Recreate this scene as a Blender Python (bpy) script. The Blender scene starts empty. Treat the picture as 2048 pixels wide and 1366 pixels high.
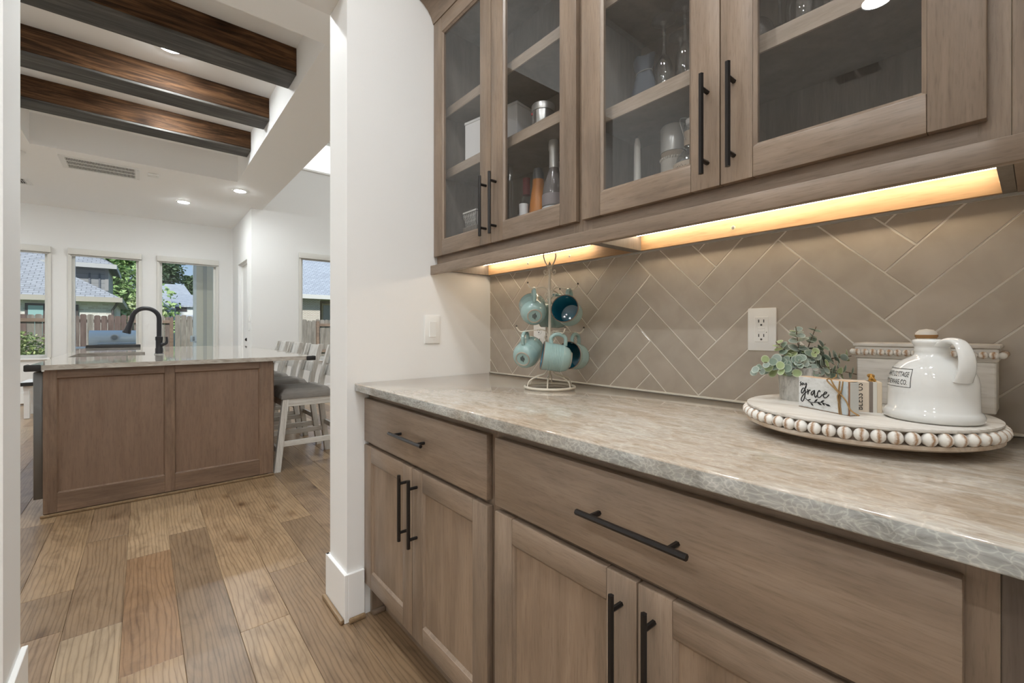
import bpy, bmesh, math, random
from mathutils import Vector, Matrix
random.seed(7)
PI = math.pi
SC = bpy.context.scene
COL = SC.collection
# ------------------------------------------------------------------ camera
F_PX, CX, HY, YAW, HC = 880.0, 1024.0, 661.3, math.radians(40.0), 1.118
FW = Vector((math.sin(YAW), math.cos(YAW), 0)); RT = Vector((math.cos(YAW), -math.sin(YAW), 0)); UP = Vector((0, 0, 1))
cd = bpy.data.cameras.new('camera'); cam = bpy.data.objects.new('camera', cd); COL.objects.link(cam)
cam.location = (0, 0, HC); cam.rotation_euler = (PI/2, 0, -YAW)
cd.sensor_width = 36.0; cd.lens = 36.0*F_PX/2048.0
cd.shift_y = -(683.0-HY)/2048.0
cd.clip_start = 0.02; cd.clip_end = 400
SC.camera = cam
# ------------------------------------------------------------------ colour / exposure / cycles
SC.view_settings.view_transform = 'Standard'; SC.view_settings.look = 'None'
SC.view_settings.gamma = 1.0; SC.view_settings.use_curve_mapping = False
SC.view_settings.exposure = 0.16
cy = SC.cycles
cy.use_denoising = True; cy.max_bounces = 16; cy.diffuse_bounces = 12; cy.glossy_bounces = 5
cy.transmission_bounces = 8; cy.transparent_max_bounces = 16
cy.sample_clamp_indirect = 6.0; cy.caustics_reflective = False; cy.caustics_refractive = False
# ------------------------------------------------------------------ sky and sun
world = bpy.data.worlds.new('sky'); SC.world = world; world.use_nodes = True
wn = world.node_tree; wn.nodes.clear()
w_out = wn.nodes.new('ShaderNodeOutputWorld'); w_bg = wn.nodes.new('ShaderNodeBackground')
w_tc = wn.nodes.new('ShaderNodeTexCoord'); w_sep = wn.nodes.new('ShaderNodeSeparateXYZ'); w_rp = wn.nodes.new('ShaderNodeValToRGB')
wn.links.new(w_tc.outputs['Generated'], w_sep.inputs[0]); wn.links.new(w_sep.outputs['Z'], w_rp.inputs[0])
w_rp.color_ramp.elements[0].position = 0.0; w_rp.color_ramp.elements[0].color = (.72, .82, .92, 1)
w_rp.color_ramp.elements[1].position = 0.45; w_rp.color_ramp.elements[1].color = (.26, .46, .80, 1)
e = w_rp.color_ramp.elements.new(0.15); e.color = (.40, .60, .88, 1)
wn.links.new(w_rp.outputs[0], w_bg.inputs[0]); w_bg.inputs[1].default_value = .85
wn.links.new(w_bg.outputs[0], w_out.inputs[0])
sd = bpy.data.lights.new('sun', 'SUN'); sun = bpy.data.objects.new('sun', sd); COL.objects.link(sun)
sd.energy = 4.8; sd.angle = math.radians(3); sd.color = (1, .96, .9)
sun.rotation_euler = Vector((-.35, -.72, .62)).to_track_quat('Z', 'Y').to_euler()

# ------------------------------------------------------------------ helpers: pixels of the photograph -> points
def ray(px, py): return FW + RT*((px-CX)/F_PX) + UP*((HY-py)/F_PX)
def on_z(px, py, z): d = ray(px, py); return Vector((0, 0, HC)) + d*((z-HC)/d.z)
def on_x(px, py, x): d = ray(px, py); return Vector((0, 0, HC)) + d*(x/d.x)
def on_y(px, py, y): d = ray(px, py); return Vector((0, 0, HC)) + d*(y/d.y)
def at_depth(px, py, t): return Vector((0, 0, HC)) + ray(px, py)*t

# ------------------------------------------------------------------ helpers: materials
MATS = {}
def new_mat(name):
    m = bpy.data.materials.new(name); m.use_nodes = True
    nt = m.node_tree; b = nt.nodes['Principled BSDF']
    MATS[name] = m
    return m, nt, b
def mat(name, col, rough=.5, metal=0., spec=.5, emit=None, estr=0., coat=0., sheen=0.):
    if name in MATS: return MATS[name]
    m, nt, b = new_mat(name)
    b.inputs['Base Color'].default_value = (*col, 1); b.inputs['Roughness'].default_value = rough
    b.inputs['Metallic'].default_value = metal; b.inputs['Specular IOR Level'].default_value = spec
    b.inputs['Coat Weight'].default_value = coat
    if emit: b.inputs['Emission Color'].default_value = (*emit, 1); b.inputs['Emission Strength'].default_value = estr
    return m
def N(nt, t, **kw):
    n = nt.nodes.new(t)
    for k, v in kw.items(): setattr(n, k, v)
    return n
def coords(nt, scale=(1, 1, 1), rand=0.0, kind='Object', rot=(0, 0, 0)):
    tc = N(nt, 'ShaderNodeTexCoord'); mp = N(nt, 'ShaderNodeMapping')
    mp.inputs['Scale'].default_value = scale; mp.inputs['Rotation'].default_value = rot
    src = tc.outputs[kind]
    if rand:
        oi = N(nt, 'ShaderNodeObjectInfo'); ml = N(nt, 'ShaderNodeMath', operation='MULTIPLY'); ml.inputs[1].default_value = rand
        nt.links.new(oi.outputs['Random'], ml.inputs[0])
        ad = N(nt, 'ShaderNodeVectorMath', operation='ADD'); nt.links.new(src, ad.inputs[0]); nt.links.new(ml.outputs[0], ad.inputs[1])
        src = ad.outputs[0]
    nt.links.new(src, mp.inputs[0]); return mp.outputs[0]
def noise(nt, vec, scale, detail=4, rough=.6, dist=0.):
    n = N(nt, 'ShaderNodeTexNoise'); n.inputs['Scale'].default_value = scale; n.inputs['Detail'].default_value = detail
    n.inputs['Roughness'].default_value = rough; n.inputs['Distortion'].default_value = dist
    nt.links.new(vec, n.inputs['Vector']); return n.outputs['Fac']
def ramp(nt, fac, stops):
    r = N(nt, 'ShaderNodeValToRGB'); els = r.color_ramp.elements
    while len(els) < len(stops): els.new(.5)
    for e, (p, c) in zip(els, stops):
        e.position = p; e.color = (*c, 1) if len(c) == 3 else c
    nt.links.new(fac, r.inputs[0]); return r.outputs[0]
def mixc(nt, a, b, fac, mode='MIX'):
    m = N(nt, 'ShaderNodeMix', data_type='RGBA', blend_type=mode)
    for sock, v in ((m.inputs[0], fac), (m.inputs[6], a), (m.inputs[7], b)):
        if hasattr(v, 'links') or isinstance(v, bpy.types.NodeSocket): nt.links.new(v, sock)
        elif isinstance(v, (int, float)): sock.default_value = v
        else: sock.default_value = (*v, 1)
    return m.outputs[2]
def bump(nt, b, h, strength=.2, dist=.002):
    n = N(nt, 'ShaderNodeBump'); n.inputs['Strength'].default_value = strength; n.inputs['Distance'].default_value = dist
    nt.links.new(h, n.inputs['Height']); nt.links.new(n.outputs[0], b.inputs['Normal'])
def wood(name, dark, mid, light, axis='z', rough=.38, grain=1.0, rand=3.0, coat=.0, blot=.35):
    if name in MATS: return MATS[name]
    m, nt, b = new_mat(name)
    s = {'x': (.06, 1, 1), 'y': (1, .06, 1), 'z': (1, 1, .06)}[axis]
    v = coords(nt, s, rand)
    g = noise(nt, v, 60*grain, 6, .65, .6)
    c = ramp(nt, g, [(.28, dark), (.5, mid), (.75, light)])
    v2 = coords(nt, {'x': (.25, 1, 1), 'y': (1, .25, 1), 'z': (1, 1, .25)}[axis], rand)
    bl = noise(nt, v2, 7, 3, .55, 1.2)
    f = ramp(nt, bl, [(.35, (1-blot,)*3), (.62, (1, 1, 1))])
    v3 = coords(nt, {'x': (.09, 1, 1), 'y': (1, .09, 1), 'z': (1, 1, .09)}[axis], rand)
    pores = ramp(nt, noise(nt, v3, 330*max(grain, .6), 3, .6), [(.30, (.78, .76, .74)), (.48, (1, 1, 1)), (.75, (1.05, 1.05, 1.05))])
    c = mixc(nt, c, pores, .8, 'MULTIPLY')
    nt.links.new(mixc(nt, c, f, .8, 'MULTIPLY'), b.inputs['Base Color'])
    b.inputs['Roughness'].default_value = rough; b.inputs['Coat Weight'].default_value = coat; b.inputs['Coat Roughness'].default_value = .25
    bump(nt, b, g, .12, .0008)
    return m
def paint(name, col, rough=.6, bscale=260, bstr=.08):
    if name in MATS: return MATS[name]
    m, nt, b = new_mat(name)
    b.inputs['Base Color'].default_value = (*col, 1); b.inputs['Roughness'].default_value = rough
    b.inputs['Specular IOR Level'].default_value = .3
    bump(nt, b, noise(nt, coords(nt), bscale, 2, .5), bstr, .002)
    return m
def thin_glass(name, tint=(.9, .92, .92), boost=1.0, rough=0.0):
    if name in MATS: return MATS[name]
    m = bpy.data.materials.new(name); m.use_nodes = True; MATS[name] = m
    nt = m.node_tree; nt.nodes.clear()
    o = N(nt, 'ShaderNodeOutputMaterial'); t = N(nt, 'ShaderNodeBsdfTransparent'); g = N(nt, 'ShaderNodeBsdfGlossy')
    t.inputs[0].default_value = (*tint, 1); g.inputs['Roughness'].default_value = rough
    lw = N(nt, 'ShaderNodeLayerWeight'); lw.inputs['Blend'].default_value = .5
    pw = N(nt, 'ShaderNodeMath', operation='POWER'); pw.inputs[1].default_value = 5.0; nt.links.new(lw.outputs['Facing'], pw.inputs[0])
    ml = N(nt, 'ShaderNodeMath', operation='MULTIPLY_ADD'); ml.inputs[1].default_value = .5*boost; ml.inputs[2].default_value = .042*boost; ml.use_clamp = True
    nt.links.new(pw.outputs[0], ml.inputs[0])
    mx = N(nt, 'ShaderNodeMixShader'); nt.links.new(ml.outputs[0], mx.inputs[0]); nt.links.new(t.outputs[0], mx.inputs[1]); nt.links.new(g.outputs[0], mx.inputs[2])
    nt.links.new(mx.outputs[0], o.inputs[0]); return m
def emis(name, col, s):
    if name in MATS: return MATS[name]
    m = bpy.data.materials.new(name); m.use_nodes = True; MATS[name] = m
    nt = m.node_tree; nt.nodes.clear(); o = N(nt, 'ShaderNodeOutputMaterial'); e = N(nt, 'ShaderNodeEmission')
    e.inputs[0].default_value = (*col, 1); e.inputs[1].default_value = s; nt.links.new(e.outputs[0], o.inputs[0]); return m

# ------------------------------------------------------------------ helpers: geometry
class B:
    def __init__(s): s.bm = bmesh.new()
    def _mi(s, fs, mi):
        for f in fs: f.material_index = mi
    def box(s, x0, x1, y0, y1, z0, z1, bev=0., seg=1, mi=0):
        return s.obox(((x0+x1)/2, (y0+y1)/2, (z0+z1)/2), (1, 0, 0), (0, 1, 0), (0, 0, 1), abs(x1-x0)/2, abs(y1-y0)/2, abs(z1-z0)/2, bev, seg, mi)
    def obox(s, c, ax, ay, az, hx, hy, hz, bev=0., seg=1, mi=0):
        M = Matrix([[ax[i]*hx*2, ay[i]*hy*2, az[i]*hz*2, c[i]] for i in range(3)] + [[0, 0, 0, 1]])
        r = bmesh.ops.create_cube(s.bm, size=1.0, matrix=M); vs = r['verts']
        if M.to_3x3().determinant() < 0: bmesh.ops.reverse_faces(s.bm, faces=list({f for v in vs for f in v.link_faces}))
        s._mi({f for v in vs for f in v.link_faces}, mi)
        if bev:
            es = list({e for v in vs for e in v.link_edges})
            bmesh.ops.bevel(s.bm, geom=es, offset=bev, segments=seg, profile=.5, affect='EDGES', material=-1)
        return s
    def frustum(s, ring0, ring1, mi=0, cap=True):
        a = [s.bm.verts.new(p) for p in ring0]; b = [s.bm.verts.new(p) for p in ring1]; n = len(a); fs = []
        for i in range(n): fs.append(s.bm.faces.new((a[i], a[(i+1) % n], b[(i+1) % n], b[i])))
        if cap: fs += [s.bm.faces.new(a[::-1]), s.bm.faces.new(b)]
        s._mi(fs, mi); return s
    def cyl(s, p0, p1, r0, r1=None, n=16, mi=0, cap=True):
        return s.tube([p0, p1], [r0, r0 if r1 is None else r1], n, mi=mi, cap=cap)
    def tube(s, pts, r, n=8, closed=False, mi=0, cap=True, flat=None):
        pts = [Vector(p) for p in pts]; k = len(pts)
        rs = r if isinstance(r, (list, tuple)) else [r]*k
        tang = []
        for i in range(k):
            if closed: t = pts[(i+1) % k]-pts[i-1]
            else: t = pts[min(i+1, k-1)]-pts[max(i-1, 0)]
            tang.append(t.normalized())
        ref = Vector((0, 0, 1)) if abs(tang[0].z) < .9 else Vector((1, 0, 0))
        u = tang[0].cross(ref).normalized(); rings = []
        for i in range(k):
            t = tang[i]; u = (u - t*u.dot(t)).normalized(); w = t.cross(u)
            rings.append([s.bm.verts.new(pts[i]+(u*math.cos(2*PI*j/n)+w*math.sin(2*PI*j/n))*rs[i]) for j in range(n)])
        fs = []
        for i in range(k if closed else k-1):
            a, b = rings[i], rings[(i+1) % k]
            for j in range(n): fs.append(s.bm.faces.new((a[j], a[(j+1) % n], b[(j+1) % n], b[j])))
        if cap and not closed: fs += [s.bm.faces.new(rings[0][::-1]), s.bm.faces.new(rings[-1])]
        s._mi(fs, mi); return s
    def lathe(s, prof, c=(0, 0, 0), n=32, M=None, mi=0, mis=None):
        c = Vector(c); rings = []
        for r, z in prof:
            if r < 1e-6: p = Vector((0, 0, z)); p = (M @ p) if M else p; rings.append([s.bm.verts.new(p+c)])
            else:
                ring = []
                for j in range(n):
                    p = Vector((r*math.cos(2*PI*j/n), r*math.sin(2*PI*j/n), z)); p = (M @ p) if M else p
                    ring.append(s.bm.verts.new(p+c))
                rings.append(ring)
        for i in range(len(rings)-1):
            a, b = rings[i], rings[i+1]; m = mis[i] if mis else mi
            for j in range(n):
                if len(a) == 1 and len(b) == 1: break
                if len(a) == 1: f = s.bm.faces.new((a[0], b[(j+1) % n], b[j]))
                elif len(b) == 1: f = s.bm.faces.new((a[j], a[(j+1) % n], b[0]))
                else: f = s.bm.faces.new((a[j], a[(j+1) % n], b[(j+1) % n], b[j]))
                f.material_index = m
        return s
    def prism(s, poly, off, mi=0):
        off = Vector(off); a = [s.bm.verts.new(p) for p in poly]; b = [s.bm.verts.new(Vector(p)+off) for p in poly]; n = len(a); fs = []
        for i in range(n): fs.append(s.bm.faces.new((a[i], a[(i+1) % n], b[(i+1) % n], b[i])))
        fs += [s.bm.faces.new(a[::-1]), s.bm.faces.new(b)]; s._mi(fs, mi); return s
    def ball(s, c, r, n=12, mi=0, sc=(1, 1, 1)):
        M = Matrix.Translation(c) @ Matrix.Diagonal((r*sc[0], r*sc[1], r*sc[2], 1))
        q = bmesh.ops.create_uvsphere(s.bm, u_segments=n, v_segments=max(4, n//2+1), radius=1, matrix=M)
        s._mi({f for v in q['verts'] for f in v.link_faces}, mi); return s
    def quad(s, *p, mi=0):
        f = s.bm.faces.new([s.bm.verts.new(q) for q in p]); f.material_index = mi; return s
    def fix(s): bmesh.ops.recalc_face_normals(s.bm, faces=s.bm.faces[:]); return s
    def mesh(s, name, mats, smooth=35):
        s.fix(); me = bpy.data.meshes.new(name); s.bm.to_mesh(me); s.bm.free()
        for m in (mats if isinstance(mats, (list, tuple)) else [mats]): me.materials.append(m)
        if smooth: me.shade_smooth(); me.set_sharp_from_angle(angle=math.radians(smooth))
        return me
def wloc(o):
    v = Vector((0, 0, 0))
    while o: v += o.location; o = o.parent
    return v
def obj(name, b, mats, parent=None, smooth=35, origin=None):
    """link builder b (world coordinates) as one mesh object; origin at its base, or its parent's"""
    me = b.mesh(name, mats, smooth) if isinstance(b, B) else b
    o = bpy.data.objects.new(name, me); COL.objects.link(o)
    if parent:
        o.parent = parent; off = wloc(parent)
    else:
        if origin is None:
            vs = me.vertices; n = max(1, len(vs))
            xs = [v.co.x for v in vs]; ys = [v.co.y for v in vs]; zs = [v.co.z for v in vs]
            origin = ((min(xs)+max(xs))/2, (min(ys)+max(ys))/2, min(zs))
        off = Vector(origin); o.location = off
    me.transform(Matrix.Translation(-off)); return o
def tag(o, label, cat, group=None):
    o['label'] = label; o['category'] = cat
    if group: o['group'] = group
    return o
def struct(o, label=None):
    o['kind'] = 'structure'
    if label: o['label'] = label
    return o
def thing(name, label, cat, loc=(0, 0, 0), group=None):
    o = bpy.data.objects.new(name, None); COL.objects.link(o); o.location = loc; o.empty_display_size = .1
    return tag(o, label, cat, group)
def inst(name, me, parent, M):
    o = bpy.data.objects.new(name, me); COL.objects.link(o); o.parent = parent
    if parent: M = Matrix.Translation(-wloc(parent)) @ M
    o.matrix_local = M; return o
def frame(origin, x, y, z): return Matrix([[x[i], y[i], z[i], origin[i]] for i in range(3)] + [[0, 0, 0, 1]])
def catmull(pts, k=6):
    pts = [Vector(p) for p in pts]; out = []
    for i in range(len(pts)-1):
        p0 = pts[max(i-1, 0)]; p1 = pts[i]; p2 = pts[i+1]; p3 = pts[min(i+2, len(pts)-1)]
        for j in range(k):
            t = j/k
            out.append(.5*((2*p1)+(p2-p0)*t+(2*p0-5*p1+4*p2-p3)*t*t+(3*p1-p0-3*p2+p3)*t**3))
    return out+[pts[-1]]
def text_mesh(body, size, space=1.0):
    cu = bpy.data.curves.new('lettering', 'FONT'); cu.body = body; cu.size = size; cu.space_character = space; cu.resolution_u = 3
    o = bpy.data.objects.new('lettering', cu); COL.objects.link(o)
    me = bpy.data.meshes.new_from_object(o, depsgraph=bpy.context.evaluated_depsgraph_get())
    bpy.data.objects.remove(o); bpy.data.curves.remove(cu); return me

# ------------------------------------------------------------------ materials
WALL = paint('wall_paint', (.79, .79, .78)); CEIL = paint('ceiling_paint', (.90, .90, .895), .7, 180, .08)
TRIM = mat('white_trim', (.84, .84, .83), .35)
def cab(ax, n=''): return wood('taupe_wood_'+ax+n, (.212, .152, .106), (.262, .192, .138), (.302, .228, .170), ax, .36)
CZ, CYW, CXW = cab('z'), cab('y'), cab('x')
PAN = wood('taupe_panel', (.215, .148, .098), (.265, .188, .13), (.32, .236, .17), 'z', .36, .6)
CIN = wood('cabinet_interior', (.17, .145, .12), (.20, .172, .145), (.23, .2, .17), 'z', .5)
EDGE = wood('shelf_edge', (.30, .235, .175), (.38, .30, .232), (.45, .365, .29), 'y', .42)
GOLD = wood('maple_raw', (.40, .235, .11), (.49, .30, .155), (.54, .355, .20), 'y', .5, .5)
ISL = wood('island_wood_z', (.17, .105, .07), (.225, .145, .098), (.275, .19, .135), 'z', .42)
ISLX = wood('island_wood_x', (.17, .105, .07), (.225, .145, .098), (.275, .19, .135), 'x', .42)
ISLP = wood('island_panel', (.195, .12, .08), (.22, .142, .098), (.245, .16, .112), 'z', .45, .5, blot=.15)
BLK = mat('bronze_black', (.022, .019, .018), .32, .6)
DARK = mat('dark_gap', (.02, .016, .012), .8)
SHOE = wood('oak_shoe', (.20, .125, .06), (.28, .185, .10), (.34, .235, .135), 'y', .45)
GLASS = thin_glass('cabinet_glass', (.95, .95, .95), 1.4); WGLASS = thin_glass('window_glass', (.93, .95, .95), .6)
CRYSTAL = thin_glass('clear_glass', (.86, .88, .88), 2.8)
STEEL = mat('stainless', (.55, .55, .54), .28, 1.0)
WHITE_P = mat('white_plastic', (.80, .80, .78), .3)

def mk_floor_mat():
    m, nt, b = new_mat('oak_plank')
    oi = N(nt, 'ShaderNodeObjectInfo')
    v = coords(nt, (1, .045, 1), 9.0); g = noise(nt, v, 95, 5, .65, .3)
    vw = coords(nt, (1, .16, 1), 5.0)
    wv = N(nt, 'ShaderNodeTexWave', wave_type='BANDS', bands_direction='X'); wv.inputs['Scale'].default_value = 19; wv.inputs['Distortion'].default_value = 15
    wv.inputs['Detail'].default_value = 3.5; wv.inputs['Detail Scale'].default_value = .42; wv.inputs['Detail Roughness'].default_value = .55
    nt.links.new(vw, wv.inputs['Vector'])
    ring = ramp(nt, wv.outputs['Fac'], [(.0, (.58, .52, .46)), (.16, (.93, .92, .90)), (.4, (1, 1, 1)), (1, (1.06, 1.06, 1.06))])
    gr = ramp(nt, g, [(.28, (.70, .65, .60)), (.5, (1, 1, 1)), (.8, (1.10, 1.08, 1.06))])
    kn = N(nt, 'ShaderNodeTexVoronoi'); kn.inputs['Scale'].default_value = 2.7; nt.links.new(coords(nt, (1.6, .8, 1), 7.0), kn.inputs['Vector'])
    kd = ramp(nt, kn.outputs['Distance'], [(.0, (.14, .10, .07)), (.05, (.30, .23, .18)), (.09, (.68, .62, .56)), (.18, (1, 1, 1))])
    c = mixc(nt, oi.outputs['Color'], gr, .8, 'MULTIPLY'); c = mixc(nt, c, ring, .7, 'MULTIPLY'); c = mixc(nt, c, ramp(nt, noise(nt, coords(nt, (1, .35, 1), 6.0), 9, 4, .6, 1.5), [(.32, (.72, .69, .66)), (.5, (1, 1, 1)), (.7, (1.12, 1.1, 1.07))]), .9, 'MULTIPLY'); c = mixc(nt, c, kd, .85, 'MULTIPLY')
    nt.links.new(c, b.inputs['Base Color'])
    b.inputs['Roughness'].default_value = .33; b.inputs['Specular IOR Level'].default_value = .45
    bump(nt, b, g, .08, .001); return m
PLANK = mk_floor_mat()

def mk_stone(name, top=True):
    m, nt, b = new_mat(name)
    v = coords(nt, (1, .30, 1)); g = noise(nt, v, 38, 10, .78, 1.3)
    if top: c = ramp(nt, g, [(.30, (.25, .19, .14)), (.41, (.40, .34, .275)), (.53, (.495, .445, .385)), (.72, (.58, .55, .50))])
    else: c = ramp(nt, g, [(.3, (.20, .195, .18)), (.5, (.36, .36, .34)), (.7, (.50, .50, .48))])  # same stone as the top; cool hall light painted in as grey
    v2 = coords(nt, (1, .5, 1), rot=(0, 0, .3)); g2 = noise(nt, v2, 5, 5, .6, 1.0)
    c = mixc(nt, c, ramp(nt, g2, [(.36, (.78, .70, .62)), (.5, (1, 1, 1)), (.68, (.90, .94, .97))]), .8, 'MULTIPLY')
    vo = N(nt, 'ShaderNodeTexVoronoi', feature='DISTANCE_TO_EDGE'); vo.inputs['Scale'].default_value = 60 if top else 105
    ds = N(nt, 'ShaderNodeVectorMath', operation='ADD'); nz = N(nt, 'ShaderNodeTexNoise'); nz.inputs['Scale'].default_value = 40
    o3 = coords(nt, (1, .6, 1)); nt.links.new(o3, nz.inputs['Vector'])
    sc_ = N(nt, 'ShaderNodeVectorMath', operation='SCALE'); sc_.inputs['Scale'].default_value = .04; nt.links.new(nz.outputs['Color'], sc_.inputs[0])
    nt.links.new(o3, ds.inputs[0]); nt.links.new(sc_.outputs[0], ds.inputs[1]); nt.links.new(ds.outputs[0], vo.inputs['Vector'])
    cr = ramp(nt, vo.outputs['Distance'], [(.0, (1.35, 1.35, 1.32)), (.08, (1, 1, 1)), (.35, (.85, .86, .86))])
    c = mixc(nt, c, cr, .9 if not top else .35, 'MULTIPLY')
    nt.links.new(c, b.inputs['Base Color']); b.inputs['Roughness'].default_value = .06 if top else .16; b.inputs['Specular IOR Level'].default_value = .5
    return m
STONE_T = mk_stone('quartzite_top'); STONE_E = mk_stone('quartzite_edge_cool_light', False)

def mk_tile():
    m, nt, b = new_mat('glazed_tile')
    v = coords(nt, (1, 1, 1), 4.0); g = noise(nt, v, 14, 3, .5, .5)
    c = ramp(nt, g, [(.3, (.395, .345, .287)), (.6, (.44, .39, .33)), (.8, (.47, .42, .36))])
    oi = N(nt, 'ShaderNodeObjectInfo')
    c = mixc(nt, c, ramp(nt, oi.outputs['Random'], [(0, (.94, .94, .94)), (1, (1.04, 1.03, 1.02))]), 1.0, 'MULTIPLY')
    nt.links.new(c, b.inputs['Base Color']); b.inputs['Roughness'].default_value = .14; b.inputs['Specular IOR Level'].default_value = .5
    bump(nt, b, noise(nt, v, 9, 2, .5), .35, .004); return m
TILE = mk_tile(); GROUT = mat('grout', (.74, .70, .63), .85)
def mk_beam():
    m, nt, b = new_mat('distressed_beam')
    v = coords(nt, (.07, 1, 1), 5.0); g = noise(nt, v, 30, 7, .7, .8)
    c = ramp(nt, g, [(.3, (.014, .008, .005)), (.46, (.055, .028, .014)), (.60, (.125, .062, .028)), (.78, (.19, .105, .055))])
    k = N(nt, 'ShaderNodeTexVoronoi'); k.inputs['Scale'].default_value = 3.6; nt.links.new(coords(nt, (.55, 1.3, 1.3), 3.0), k.inputs['Vector'])
    c = mixc(nt, c, ramp(nt, k.outputs['Distance'], [(0, (.12, .1, .09)), (.12, (.5, .45, .4)), (.3, (1, 1, 1))]), .9, 'MULTIPLY')
    nt.links.new(c, b.inputs['Base Color']); b.inputs['Roughness'].default_value = .7; b.inputs['Specular IOR Level'].default_value = .15; bump(nt, b, g, .4, .003); return m
BEAM = mk_beam()

# ================================================================== THE SETTING
WL, XT = 1.705, 1.29            # plane of the wall with the opening, face of the backsplash
HK, HT, HL = 3.05, 3.375, 4.9   # ceilings: kitchen and hall, tray, living room
Y2 = 1.904                      # kitchen side of the opening wall
YF, YN = 9.83, 7.966            # far nook wall, living room back wall
XC = 1.463                      # edge of the flat kitchen ceiling
def holes_boxes(a0, a1, z0, z1, holes):
    xs = sorted({a0, a1, *[h[0] for h in holes], *[h[1] for h in holes]}); zs = sorted({z0, z1, *[h[2] for h in holes], *[h[3] for h in holes]})
    out = []
    for i in range(len(xs)-1):
        run = None
        for j in range(len(zs)-1):
            cx, cz = (xs[i]+xs[i+1])/2, (zs[j]+zs[j+1])/2
            solid = not any(h[0] < cx < h[1] and h[2] < cz < h[3] for h in holes)
            if solid: run = [zs[j], zs[j+1]] if run is None else [run[0], zs[j+1]]
            if (not solid or j == len(zs)-2) and run: out.append((xs[i], xs[i+1], *run)); run = None
    return out
# floor
fl = struct(obj('floor', B().box(-3.6, 7, -3.2, 9.83, -.12, -.006), mat('subfloor', (.33, .235, .15), .35), origin=(0, 0, -.12)))
PC = {'g': (.315, .212, .122), 'l': (.36, .252, .152), 'd': (.225, .15, .088), 'o': (.26, .155, .082), 'm': (.265, .178, .108), 'w': (.335, .248, .16)}
seams = [-1.913+.1685*i for i in range(0, 32)]
off = -.397-(-1.913+.1685*9); seams = [s+off for s in seams]
known = {-3: [(3.86, 'l')], 0: [(2.33, 'm'), (2.675, 'd'), (9, 'g')], 1: [(2.258, 'w'), (3.21, 'd'), (4.3, 'm')], 2: [(1.895, 'g'), (2.848, 'o'), (4.2, 'l')],
         3: [(3.045, 'd'), (4.25, 'l')], 4: [(1.894, 'l'), (3.9, 'g')], 5: [(2.275, 'd'), (3.95, 'g')], 6: [(2.825, 'd'), (4.0, 'g')], 7: [(3.23, 'm'), (4.4, 'd')]}
rnd = random.Random(3)
def plank(x0, x1, y0, y1, key):
    b = B().box(x0+.0004, x1-.0004, y0+.0005, y1-.0005, -.006, 0, .0012)
    o = obj('plank', b, PLANK, fl, smooth=0); c = PC[key]; k = rnd.uniform(.94, 1.06); o.color = (c[0]*k, c[1]*k, c[2]*k, 1)
for i in range(len(seams)-1):
    x0, x1 = seams[i], seams[i+1]; col = i-9
    y_end = 7.9 if x1 > 1.0 else 9.8
    if x1 > 3.2 or x0 < -1.2: continue
    y = rnd.uniform(-.3, .2) if -.5 < x0 < 1.2 else rnd.uniform(1.75, 1.9)
    segs = list(known.get(col, []))
    if segs:
        for (ye, k) in segs:
            if ye > y+.05: plank(x0, x1, y, min(ye, y_end), k); y = min(ye, y_end)
    while y < y_end-.02:
        ye = min(y_end, y+rnd.uniform(.9, 1.9)); plank(x0, x1, y, ye, rnd.choice('gglmdomw')); y = ye

# hall walls
b = B(); b.box(.602, 7.0, WL, Y2, 0, HL); b.box(-3.6, -.275, WL, Y2+.01, 0, HL); b.box(-.275, .602, WL, Y2, 2.44, HL)
wall_l = struct(obj('wall_left', b, WALL, smooth=0))
struct(obj('wall_return', B().box(.602, 1.42, -3.2, -.03, 0, HK), WALL, smooth=0))
b = B().box(1.298, 1.42, -.03, WL, 0, HK)
wall_r = struct(obj('wall_right', b, WALL, smooth=0))
struct(obj('wall_back', B().box(-3.1, .602, -3.3, -3.2, 0, HK), WALL, smooth=0))
struct(obj('wall_opposite', B().box(-3.1, -3.0, -3.2, WL, 0, HK), WALL, smooth=0))
struct(obj('ceiling', B().box(-3.1, 1.42, -3.3, WL, HK, HK+.1), CEIL, smooth=0))
# kitchen ceiling with its tray
TX0, TX1, TY0, TY1 = -.896, .942, 3.084, 6.678
b = B(); b.box(-3.6, XC, Y2, TY0, HK, HK+.12); b.box(-3.6, XC, TY1, YF, HK, HK+.12); b.box(-3.6, TX0, TY0, TY1, HK, HK+.12); b.box(TX1, XC, TY0, TY1, HK, HK+.12)
b.box(TX0-.1, TX0, TY0-.1, TY1+.1, HK+.12, HT+.1); b.box(TX1, TX1+.1, TY0-.1, TY1+.1, HK+.12, HT+.1)
b.box(TX0, TX1, TY0-.1, TY0, HK+.12, HT+.1); b.box(TX0, TX1, TY1, TY1+.1, HK+.12, HT+.1); b.box(TX0, TX1, TY0, TY1, HT, HT+.1)
b.box(XC-.12, XC, Y2, YN, HK+.12, HL)
struct(obj('ceiling', b, CEIL, smooth=0), 'white kitchen ceiling with a recessed tray')
struct(obj('ceiling', B().box(XC-.12, 7.1, Y2-.2, YN+.14, HL, HL+.1), CEIL, smooth=0), 'white living room ceiling')
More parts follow.
